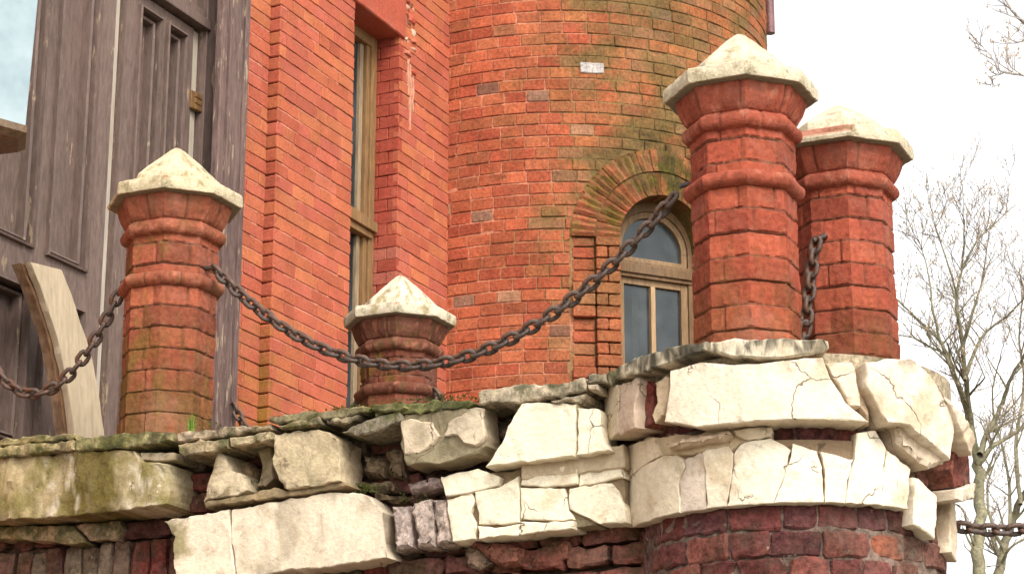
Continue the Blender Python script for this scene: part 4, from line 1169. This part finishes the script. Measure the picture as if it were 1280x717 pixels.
pillar(PL, 0.012, 'mossy brown-red octagonal pillar in front of the panelled door', 37, (0.25, 0.082, 0.042), moss=0.55, chip=-2.35, capcol=(0.56, 0.46, 0.30))
pillar(PM, 0.032, 'dark sooty octagonal pillar in front of the narrow window, farthest of the pillars', 41, (0.060, 0.036, 0.022), moss=0.75, capcol=(0.62, 0.53, 0.39))

# ------------------------------------------------------------------ chains
def torus_link(Lo=0.066, Wd=0.049, wr=0.0079, nseg=28, ns=8):
    r_ = Wd / 2 - wr; h = Lo / 2 - Wd / 2
    path = []
    for i in range(nseg):
        a = 2 * math.pi * i / nseg
        x, y = r_ * math.cos(a), r_ * math.sin(a)
        x += h if math.cos(a) > 0.001 else (-h if math.cos(a) < -0.001 else 0)
        path.append(Vector((x, y, 0)))
    vs, fs = [], []
    for i, p in enumerate(path):
        tg = (path[(i + 1) % nseg] - path[i - 1]).normalized()
        nn_ = Vector((0, 0, 1)); bb = tg.cross(nn_)
        for j in range(ns):
            a = 2 * math.pi * j / ns
            k_ = 1 + 0.12 * noise.noise(p * 90)
            vs.append(tuple(p + (nn_ * math.cos(a) + bb * math.sin(a)) * wr * k_))
    for i in range(nseg):
        for j in range(ns):
            fs.append((i * ns + j, i * ns + (j + 1) % ns, ((i + 1) % nseg) * ns + (j + 1) % ns, ((i + 1) % nseg) * ns + j))
    me = bpy.data.meshes.new('link')
    me.from_pydata(vs, [], fs)
    at = me.color_attributes.new('col', 'FLOAT_COLOR', 'POINT')
    at.data.foreach_set('color', [0.075, 0.047, 0.034, 1.0] * len(vs))
    for p in me.polygons: p.use_smooth = True
    me.materials.append(M_IRON)
    return me
LINK = torus_link()
PITCH = 0.0405
def chain(pts, label, seed, group='iron chains between the pillars', twist=45):
    """pts: fine polyline in building coordinates; every link its own part"""
    r = random.Random(seed)
    P = [Vector(p) for p in pts]
    t = thing('iron_chain', label, 'chain', tuple(P[0]), group)
    O = P[0]
    acc = [0]
    for a, b in zip(P[:-1], P[1:]): acc.append(acc[-1] + (b - a).length)
    def at(d):
        d = min(max(d, 0), acc[-1])
        for i in range(len(P) - 1):
            if d <= acc[i + 1]:
                return P[i].lerp(P[i + 1], (d - acc[i]) / max(acc[i + 1] - acc[i], 1e-9))
        return P[-1]
    n_ = int(acc[-1] / PITCH)
    tw = 0
    for i in range(n_):
        a, b = at(i * PITCH), at((i + 1) * PITCH)
        x = (b - a).normalized()
        y = x.cross(Vector((0, 0, 1)))
        if y.length < 0.05: y = x.cross(Vector((0, 1, 0)))
        y.normalize(); zv = x.cross(y)
        tw += r.uniform(-6, 6)
        ang = R((0 if i % 2 else 90) + twist + tw * 0.6 + r.uniform(-9, 9))
        y2 = y * math.cos(ang) + zv * math.sin(ang); z2 = x.cross(y2)
        m_ = Matrix(((x.x, y2.x, z2.x), (x.y, y2.y, z2.y), (x.z, y2.z, z2.z))).to_4x4()
        m_.translation = (a + b) / 2 - O
        o = bpy.data.objects.new('link', LINK)
        COL.objects.link(o); o.parent = t; o.matrix_basis = m_
    for e, f_ in ((P[0], P[1]), (P[-1], P[-2])):
        hk = Buf()                                               # an eye bolt at each end
        dv = (e - f_); dv.z *= 0.1
        if dv.length < 1e-6: dv = Vector((0, 1, 0))
        dv.normalize()
        u_ = dv.cross(Vector((0, 0, 1))).normalized(); w_ = dv.cross(u_)
        vs = []
        for q_ in (-0.010, 0.035):
            for j in range(8):
                aa = 2 * math.pi * j / 8
                vs.append(tuple(e + dv * q_ + (u_ * math.cos(aa) + w_ * math.sin(aa)) * 0.009))
        hk.add(vs, [(j, (j + 1) % 8, 8 + (j + 1) % 8, 8 + j) for j in range(8)] + [tuple(range(7, -1, -1)), tuple(range(8, 16))], (0.07, 0.05, 0.045))
        obj('eye_bolt', hk, M_IRON, t, smooth=50)
    return t
def sagline(a, b, sag, n=60, skew=0.0):
    a, b = Vector(a), Vector(b); out = []
    for i in range(n + 1):
        t = i / n
        p = a.lerp(b, t)
        p.z -= 4 * sag * t * (1 - t) * (1 + skew * (t - 0.5))
        out.append(tuple(p))
    return out
ZC = EYE + 2.275
chain(sagline((PL[0] + 0.185, PL[1] - 0.02, ZC + 0.012), (P1[0] - 0.195, P1[1] - 0.01, ZC + 0.022), 0.46), 'long rusty chain sagging across the front from the mossy pillar to the bright red pillar', 1)
chain(sagline((PL[0] - 0.18, PL[1] - 0.03, ZC - 0.0), (-5.10, 6.34, ZC - 0.02), 0.36, 40), 'rusty chain sagging past the leaning board left of the mossy pillar', 2)
chain(sagline((-5.065, Q_CAS1 - 0.06, ZC + 0.02), (PM[0] - 0.17, PM[1] - 0.02, ZC), 0.30, 40), 'short chain hanging from the door casing behind the terrace edge', 3)
zf = 3.275
h2 = Vector((P2[0] - 0.045, P2[1] - 0.155, 0))
hx, hz2 = on_q(1021, 299, P2[1] - 0.165)
end2 = on_q(1007, 410, P2[1] - 0.19)
dropl = [(hx + (end2[0] - hx) * (t / 14) ** 0.8, P2[1] - 0.165 - 0.025 * t / 14, hz2 + (end2[1] - hz2) * t / 14) for t in range(15)]
lx, ly, lz = dropl[-1]
dropl += [(lx - 0.012 * t, ly + 0.004 * t, max(lz - 0.030 * t, zf + 0.01)) for t in range(1, 14)]
chain(dropl, 'short chain hanging down the face of the half hidden red pillar', 4)
mx = PM[0] + 0.175
chain([(mx + 0.10 * t / 10, PM[1] - 0.02 + 0.02 * t / 10, ZC - 0.02 - 0.07 * t / 10 - 0.32 * (t / 10) ** 2) for t in range(11)] + [(mx + 0.1 + 0.06 * t, PM[1], zf + 0.35 - 0.10 * t) for t in range(1, 4)], 'chain dropping from the right side of the dark sooty pillar behind the coping', 5)
ra, rz = on_c(1200, 657, BP, BQ, RL)
sx = BP + RL * math.sin(ra); sq = BQ - RL * math.cos(ra)
e1 = on_q(1420, 610, sq + 0.3)
chain(sagline((sx, sq, rz), (e1[0], sq + 0.3, e1[1]), 0.055, 40), 'chain stretched out from the right side of the round bastion', 6)
post = Buf()
n = 12
vs = []
prof = [(0, 0.05), (0.04, 0.05), (0.05, 0.028), (e1[1] - 0.02, 0.026), (e1[1], 0.04), (e1[1] + 0.05, 0.045), (e1[1] + 0.09, 0.02), (e1[1] + 0.10, 0.002)]
pc_ = (e1[0] + 0.06, sq + 0.31)
for zz, rr_ in prof: vs += [(pc_[0] + rr_ * math.cos(2 * math.pi * i / n), pc_[1] + rr_ * math.sin(2 * math.pi * i / n), zz) for i in range(n)]
post.add(vs, [(j * n + i, j * n + (i + 1) % n, (j + 1) * n + (i + 1) % n, (j + 1) * n + i) for j in range(len(prof) - 1) for i in range(n)] + [tuple(range(n - 1, -1, -1))], (0.07, 0.055, 0.05))
tag(obj('iron_post', post, M_IRON, smooth=40), 'thin dark iron post with a round head holding the far chain end', 'post')

# ------------------------------------------------------------------ curved board leaning on the door
bd = thing('curved_board', 'pale bowed board leaning on the door left of the mossy pillar', 'board', (-4.98, 7.2, 3.26))
BPp = -5.02
outl_px = [(38, 327), (77, 337), (90, 368), (101, 404), (109, 425), (116, 450), (124, 495), (130, 537), (136, 600), (139, 650), (100, 650), (97, 590), (93, 537), (87, 495), (79, 452), (71, 418), (61, 387), (50, 355)]
outl = []
for x, y in outl_px:
    pb = BPp
    for _ in range(6):
        qz = on_p(x, y, pb); pb = BPp + 0.07 - (qz[1] - 3.3) * 0.12
    outl.append(qz)
def bmap(s, z, d): return (BPp - 0.02 - (z - 3.3) * 0.12 - d + 0.09, s, z)
outl2 = [(s, max(z, 3.262)) for s, z in outl]
piece('board_face', outl2, bmap, 0.03, (0.42, 0.33, 0.22), M_PLANK, bd, jit=0.0008, gap=0.0, bev=0.002, rough=0.0008, step=0.03)
piece('board_back', [(s - 0.012, z - 0.004) for s, z in outl2], bmap, 0.045, (0.15, 0.075, 0.035), M_WOOD, bd, jit=0.003, gap=0.0, bev=0.003, rough=0.002, step=0.02, front=0.034)

# ------------------------------------------------------------------ lantern at the left edge
LNP, LNQ = -4.86, 6.06
ztop_b = 5.35
zlb = 4.41
lan = thing('wall_lantern', 'pale blue glass lantern with a bronze base hanging beside the door', 'lantern', (LNP, LNQ, zlb))
qr = on_p(28, 138, LNP)[0]
rb = qr - LNQ + 0.01
n = 6
def hexring(rr_, zz, off=R(8)): return [(LNP + rr_ * math.cos(off + 2 * math.pi * i / n), LNQ + rr_ * math.sin(off + 2 * math.pi * i / n), zz) for i in range(n)]
rb = 0.17
gl = Buf(); gl.add(hexring(rb, zlb + 0.012) + hexring(rb * 1.12, zlb + 0.62), [(i, (i + 1) % n, n + (i + 1) % n, n + i) for i in range(n)], (0.5, 0.6, 0.65))
obj('glass_shade', gl, M_FROST, lan)
bz = Buf()
rs = [(rb * 0.25, zlb - 0.045), (rb * 0.85, zlb - 0.035), (rb * 1.04, zlb - 0.015), (rb * 1.05, zlb + 0.011), (rb * 0.9, zlb + 0.012)]
vs = []
for rr_, zz in rs: vs += hexring(rr_, zz)
bz.add(vs, [(j * n + i, j * n + (i + 1) % n, (j + 1) * n + (i + 1) % n, (j + 1) * n + i) for j in range(len(rs) - 1) for i in range(n)] + [tuple(range(n - 1, -1, -1))], (0.13, 0.075, 0.035))
obj('base_rim', bz, M_BRZ, lan)
tp = Buf()
rs = [(rb * 1.2, zlb + 0.621), (rb * 1.1, zlb + 0.68), (rb * 0.3, zlb + 0.85), (0.02, zlb + 0.87), (0.02, zlb + 1.1)]
vs = []
for rr_, zz in rs: vs += hexring(rr_, zz)
tp.add(vs, [(j * n + i, j * n + (i + 1) % n, (j + 1) * n + (i + 1) % n, (j + 1) * n + i) for j in range(len(rs) - 1) for i in range(n)] + [tuple(range(n - 1, -1, -1))], (0.22, 0.14, 0.07))
obj('lantern_roof', tp, M_BRZ, lan)
br = Buf(); br.box((LNP + 0.02, LNQ - 0.015, zlb + 1.08), (FP - 0.05, LNQ + 0.015, zlb + 1.12), (0.12, 0.08, 0.06))
obj('bracket', br, M_BRZ, lan)

# ------------------------------------------------------------------ small growth
mo = Buf()
rr = random.Random(3)
def tuft(buf, c, h, n_, spread, col, wdt=0.003):
    for i in range(n_):
        a = rr.uniform(0, 2 * math.pi); l = rr.uniform(0.5, 1) * h; sp = rr.uniform(0.1, 1) * spread
        b0 = Vector((c[0] + rr.uniform(-1, 1) * spread * 0.4, c[1] + rr.uniform(-1, 1) * spread * 0.3, c[2]))
        tip = b0 + Vector((math.cos(a) * sp, math.sin(a) * sp, l))
        m_ = b0.lerp(tip, 0.55) + Vector((0, 0, l * 0.12))
        sd_ = Vector((-math.sin(a + 1), math.cos(a + 1), 0)) * wdt
        k_ = rr.uniform(0.7, 1.25)
        buf.add([tuple(b0 - sd_), tuple(b0 + sd_), tuple(m_ + sd_ * 0.8), tuple(m_ - sd_ * 0.8), tuple(tip)], [(0, 1, 2, 3), (3, 2, 4)], mul(col, k_))
for px_, n_ in ((430, 60), (545, 80), (565, 60), (250, 20), (505, 50), (350, 30), (405, 30)):
    for _ in range(n_):
        x = px_ + rr.uniform(-22, 22)
        p, _z = on_q(x, 510, WQ)
        zz = 3.262 + rr.uniform(-0.004, 0.008)
        tuft(mo, (p, WQ + rr.uniform(-0.01, 0.14), zz), 0.008, 4, 0.008, (0.055, 0.066, 0.010), 0.0018)
for reg, x, y, n_ in ((2, 770, 395, 60), (2, 345, 370, 25), (2, 690, 415, 30), (3, 120, 470, 20)):
    for _ in range(n_):
        (xx, yy), = PX(reg, [(x + rr.uniform(-45, 45), y + rr.uniform(-14, 14))])
        p, zz = on_q(xx, yy, 6.17)
        tuft(mo, (p, 6.17 + rr.uniform(-0.01, 0.04), zz), 0.010, 4, 0.010, (0.065, 0.075, 0.012), 0.0018)
tag(obj('moss', mo, M_MOSS), 'dark green moss growing along the terrace coping', 'moss', kind='stuff')
gt = Buf()
p, _z = on_q(243, 530, WQ + 0.12)
tuft(gt, (p, WQ + 0.10, 3.262), 0.075, 26, 0.03, (0.14, 0.24, 0.03), 0.0022)
tag(obj('grass_tuft', gt, M_MOSS), 'small bright green grass tuft at the foot of the mossy pillar', 'grass')

# ------------------------------------------------------------------ bare trees
class Tree:
    def __init__(s, seed, Y, col, twigcol):
        s.b = Buf(); s.l = Buf(); s.t = Buf(); s.r = random.Random(seed); s.Y = Y; s.col = col; s.tw = twigcol
    def pt(s, px, py, dy=0.0):
        u = (px - 640) / F; v = (358.5 - py) / F
        X, Y, Z = u, ct - v * st, st + v * ct
        t = (s.Y + dy) / Y
        return Vector((X * t, Y * t, EYE + Z * t))
    def tube(s, P, r0, r1, n=6, buf=None, col=None):
        buf = buf if buf is not None else s.b
        vs, fs = [], []
        L = len(P)
        for i, p in enumerate(P):
            tg = (P[min(i + 1, L - 1)] - P[max(i - 1, 0)]).normalized()
            a = tg.cross(Vector((0.31, 0.9, 0.2))).normalized(); b = tg.cross(a)
            rr_ = r0 + (r1 - r0) * i / max(L - 1, 1)
            for j in range(n):
                an = 2 * math.pi * j / n
                vs.append(tuple(p + (a * math.cos(an) + b * math.sin(an)) * rr_))
        for i in range(L - 1):
            for j in range(n):
                fs.append((i * n + j, i * n + (j + 1) % n, (i + 1) * n + (j + 1) % n, (i + 1) * n + j))
        buf.add(vs, fs, col or mul(s.col, s.r.uniform(0.85, 1.15)))
    def grow(s, p, d, L, r0, depth):
        n = 5; P = [p]; q = p.copy(); dd = d.normalized()
        for i in range(n):
            dd = (dd + Vector((s.r.uniform(-1, 1), s.r.uniform(-1, 1), s.r.uniform(-0.5, 0.9))) * 0.16).normalized()
            q = q + dd * (L / n); P.append(q.copy())
        small = r0 < 0.009
        s.tube(P, r0, r0 * 0.45, 3 if small else 5, s.t if small else s.b, s.tw if small else None)
        if depth <= 0:
            for k_ in range(s.r.randint(1, 3)):
                s.bud(P[-1 - s.r.randint(0, 2)])
            return
        m = s.r.randint(3, 4)
        for k_ in range(m):
            i = s.r.randint(1, n)
            ax = Vector((s.r.uniform(-1, 1), s.r.uniform(-1, 1), s.r.uniform(-0.25, 0.8))).normalized()
            nd = (dd * 0.9 + ax * 0.8).normalized()
            s.grow(P[i], nd, L * s.r.uniform(0.5, 0.78), max(r0 * 0.55 * (1 - 0.06 * i), 0.0032), depth - 1)
    def bud(s, p):
        for k_ in range(s.r.randint(0, 2)):
            a = s.r.uniform(0, 6.28); l = s.r.uniform(0.015, 0.035); w = l * 0.22
            dv = Vector((math.cos(a) * 0.4, math.sin(a) * 0.4, s.r.choice((-1, 1)) * 0.9)).normalized()
            u_ = dv.cross(Vector((0.2, 0.9, 0.3))).normalized()
            b = p + Vector((s.r.uniform(-1, 1), s.r.uniform(-1, 1), s.r.uniform(-1, 1))) * 0.004
            s.l.add([tuple(b), tuple(b + dv * l * 0.5 + u_ * w), tuple(b + dv * l), tuple(b + dv * l * 0.5 - u_ * w)], [(0, 1, 2, 3)], mul((0.46, 0.36, 0.24), s.r.uniform(0.7, 1.2)))
    def limb(s, px, r0, r1, kids, Lk, depth=2, dys=None):
        r0 *= 0.68; r1 *= 0.6; Lk *= 0.66; kids = max(1, int(kids * 1.25))
        P = [s.pt(x, y, (dys or [0] * len(px))[i] if dys else 0.25 * math.sin(i * 1.3 + len(px))) for i, (x, y) in enumerate(px)]
        fine = []
        for i in range(len(P) - 1):
            p0 = P[max(i - 1, 0)]; p1 = P[i]; p2 = P[i + 1]; p3 = P[min(i + 2, len(P) - 1)]
            for k_ in range(5):
                t = k_ / 5
                fine.append(0.5 * ((2 * p1) + (p2 - p0) * t + (2 * p0 - 5 * p1 + 4 * p2 - p3) * t * t + (3 * p1 - p0 - 3 * p2 + p3) * t ** 3))
        fine.append(P[-1])
        fine = [p + Vector((s.r.uniform(-1, 1), s.r.uniform(-1, 1), 0)) * min(r0, r1 + 0.01) * 0.35 for p in fine]
        s.tube(fine, r0, r1, 8 if r0 > 0.03 else 6)
        for k_ in range(kids):
            i = s.r.randint(len(fine) // 4, len(fine) - 1)
            tg = (fine[min(i + 1, len(fine) - 1)] - fine[i - 1]).normalized()
            ax = Vector((s.r.uniform(-1, 1), s.r.uniform(-1, 1), s.r.uniform(-0.2, 0.9))).normalized()
            rr_ = r0 + (r1 - r0) * i / len(fine)
            s.grow(fine[i], tg * 0.7 + ax * 0.8, Lk * s.r.uniform(0.6, 1.2), max(min(rr_ * 0.55, 0.02), 0.006), depth)
        return fine
    def done(s, label, base):
        t = bpy.data.objects.new('bare_tree', None); COL.objects.link(t)
        t.location = base; t['label'] = label; t['category'] = 'tree'; t['kind'] = 'thing'; t['group'] = 'bare trees behind the bastion'
        for nm, bf in (('trunk', s.b), ('twigs', s.t), ('seed_pods', s.l)):
            if not bf.v: continue
            bf.v = [(v[0] - base[0], v[1] - base[1], v[2] - base[2]) for v in bf.v]
            o = obj(nm, bf, M_BARK, smooth=60, world=True); o.parent = t
            if nm != 'trunk': o['kind'] = 'stuff'
        return t
T = Tree(5, 22, (0.18, 0.16, 0.095), (0.27, 0.21, 0.15))
base = T.pt(1228, 1190); base.z = 0
P0 = T.pt(1227, 740)
T.tube([Vector((base.x, base.y, 0)), Vector((base.x, base.y, 1.5)), base.lerp(P0, 0.6), P0], 0.12, 0.068, 9)
T.limb([(1227, 745), (1223, 690), (1226, 630), (1222, 573)], 0.10, 0.088, 2, 0.6, 2)
T.limb([(1222, 576), (1211, 523), (1203, 495), (1188, 455), (1174, 425), (1150, 402), (1119, 372)], 0.06, 0.012, 12, 0.75, 2)
T.limb([(1222, 578), (1214, 530), (1208, 480), (1202, 420), (1196, 376), (1203, 329), (1206, 275)], 0.055, 0.010, 14, 0.75, 2)
T.limb([(1224, 568), (1235, 540), (1250, 510), (1265, 470), (1290, 430)], 0.05, 0.02, 8, 0.75, 2)
T.limb([(1224, 580), (1240, 558), (1262, 545), (1300, 520)], 0.045, 0.02, 6, 0.6, 2)
T.limb([(1206, 475), (1218, 440), (1232, 415), (1262, 392), (1285, 366)], 0.032, 0.010, 8, 0.7, 2)
T.limb([(1203, 440), (1212, 400), (1228, 350), (1236, 290)], 0.026, 0.007, 8, 0.7, 2)
T.limb([(1176, 430), (1166, 385), (1160, 340), (1148, 300)], 0.022, 0.006, 8, 0.6, 2)
T.limb([(1190, 460), (1170, 440), (1150, 425), (1124, 418)], 0.014, 0.006, 6, 0.5, 1)
T.limb([(1197, 370), (1185, 330), (1172, 290), (1165, 265)], 0.018, 0.005, 7, 0.55, 2)
T.limb([(1203, 335), (1222, 300), (1248, 275), (1270, 255)], 0.018, 0.006, 7, 0.55, 2)
T.limb([(1225, 690), (1214, 670), (1205, 640), (1197, 630)], 0.03, 0.012, 3, 0.4, 1)
T.done('bare greenish-brown tree with a forked trunk rising behind the bastion', (base.x, base.y, 0))
T = Tree(9, 25, (0.19, 0.165, 0.10), (0.29, 0.225, 0.165))
base = T.pt(1236, 1190); base.z = 0
P0 = T.pt(1243, 740)
T.tube([Vector((base.x, base.y, 0)), Vector((base.x, base.y, 1.5)), base.lerp(P0, 0.6), P0], 0.10, 0.062, 9)
T.limb([(1243, 745), (1252, 700), (1262, 660), (1276, 625), (1300, 580)], 0.09, 0.05, 6, 0.7, 2)
T.limb([(1256, 690), (1240, 655), (1234, 610), (1246, 570)], 0.035, 0.012, 7, 0.6, 2)
T.limb([(1262, 662), (1262, 620), (1258, 580), (1240, 500), (1252, 440)], 0.035, 0.010, 9, 0.7, 2)
T.limb([(1248, 715), (1262, 685), (1290, 668)], 0.03, 0.015, 4, 0.5, 1)
T.limb([(1276, 630), (1270, 560), (1280, 480), (1274, 420), (1280, 360)], 0.04, 0.010, 10, 0.8, 2)
T.done('bare tree leaning right at the picture edge beyond the chain', (base.x, base.y, 0))
T = Tree(14, 17, (0.46, 0.42, 0.38), (0.50, 0.43, 0.38))
base = T.pt(1560, 1190); base.z = 0
P0 = T.pt(1500, 300)
T.tube([Vector((base.x, base.y, 0)), Vector((base.x, base.y, 2.5)), base.lerp(P0, 0.7), P0], 0.16, 0.08, 9)
T.limb([(1500, 300), (1440, 130), (1340, 75), (1282, 30), (1262, 8), (1240, -30)], 0.05, 0.008, 5, 0.4, 1)
T.limb([(1275, 24), (1256, 17), (1240, 10), (1232, -8)], 0.009, 0.005, 2, 0.2, 1)
T.limb([(1440, 150), (1340, 130), (1290, 98), (1266, 92), (1250, 88), (1240, 72), (1226, 56)], 0.03, 0.0045, 9, 0.26, 1)
T.limb([(1290, 100), (1264, 84), (1258, 66), (1262, 48)], 0.009, 0.004, 7, 0.24, 1)
T.limb([(1256, 88), (1244, 96), (1238, 108)], 0.006, 0.0035, 4, 0.16, 1)
T.limb([(1440, 150), (1340, 60), (1290, 50), (1272, 54)], 0.02, 0.004, 5, 0.26, 1)
T.done('pale tree reaching in with thin knobbly twigs at the top right corner', (base.x, base.y, 0))
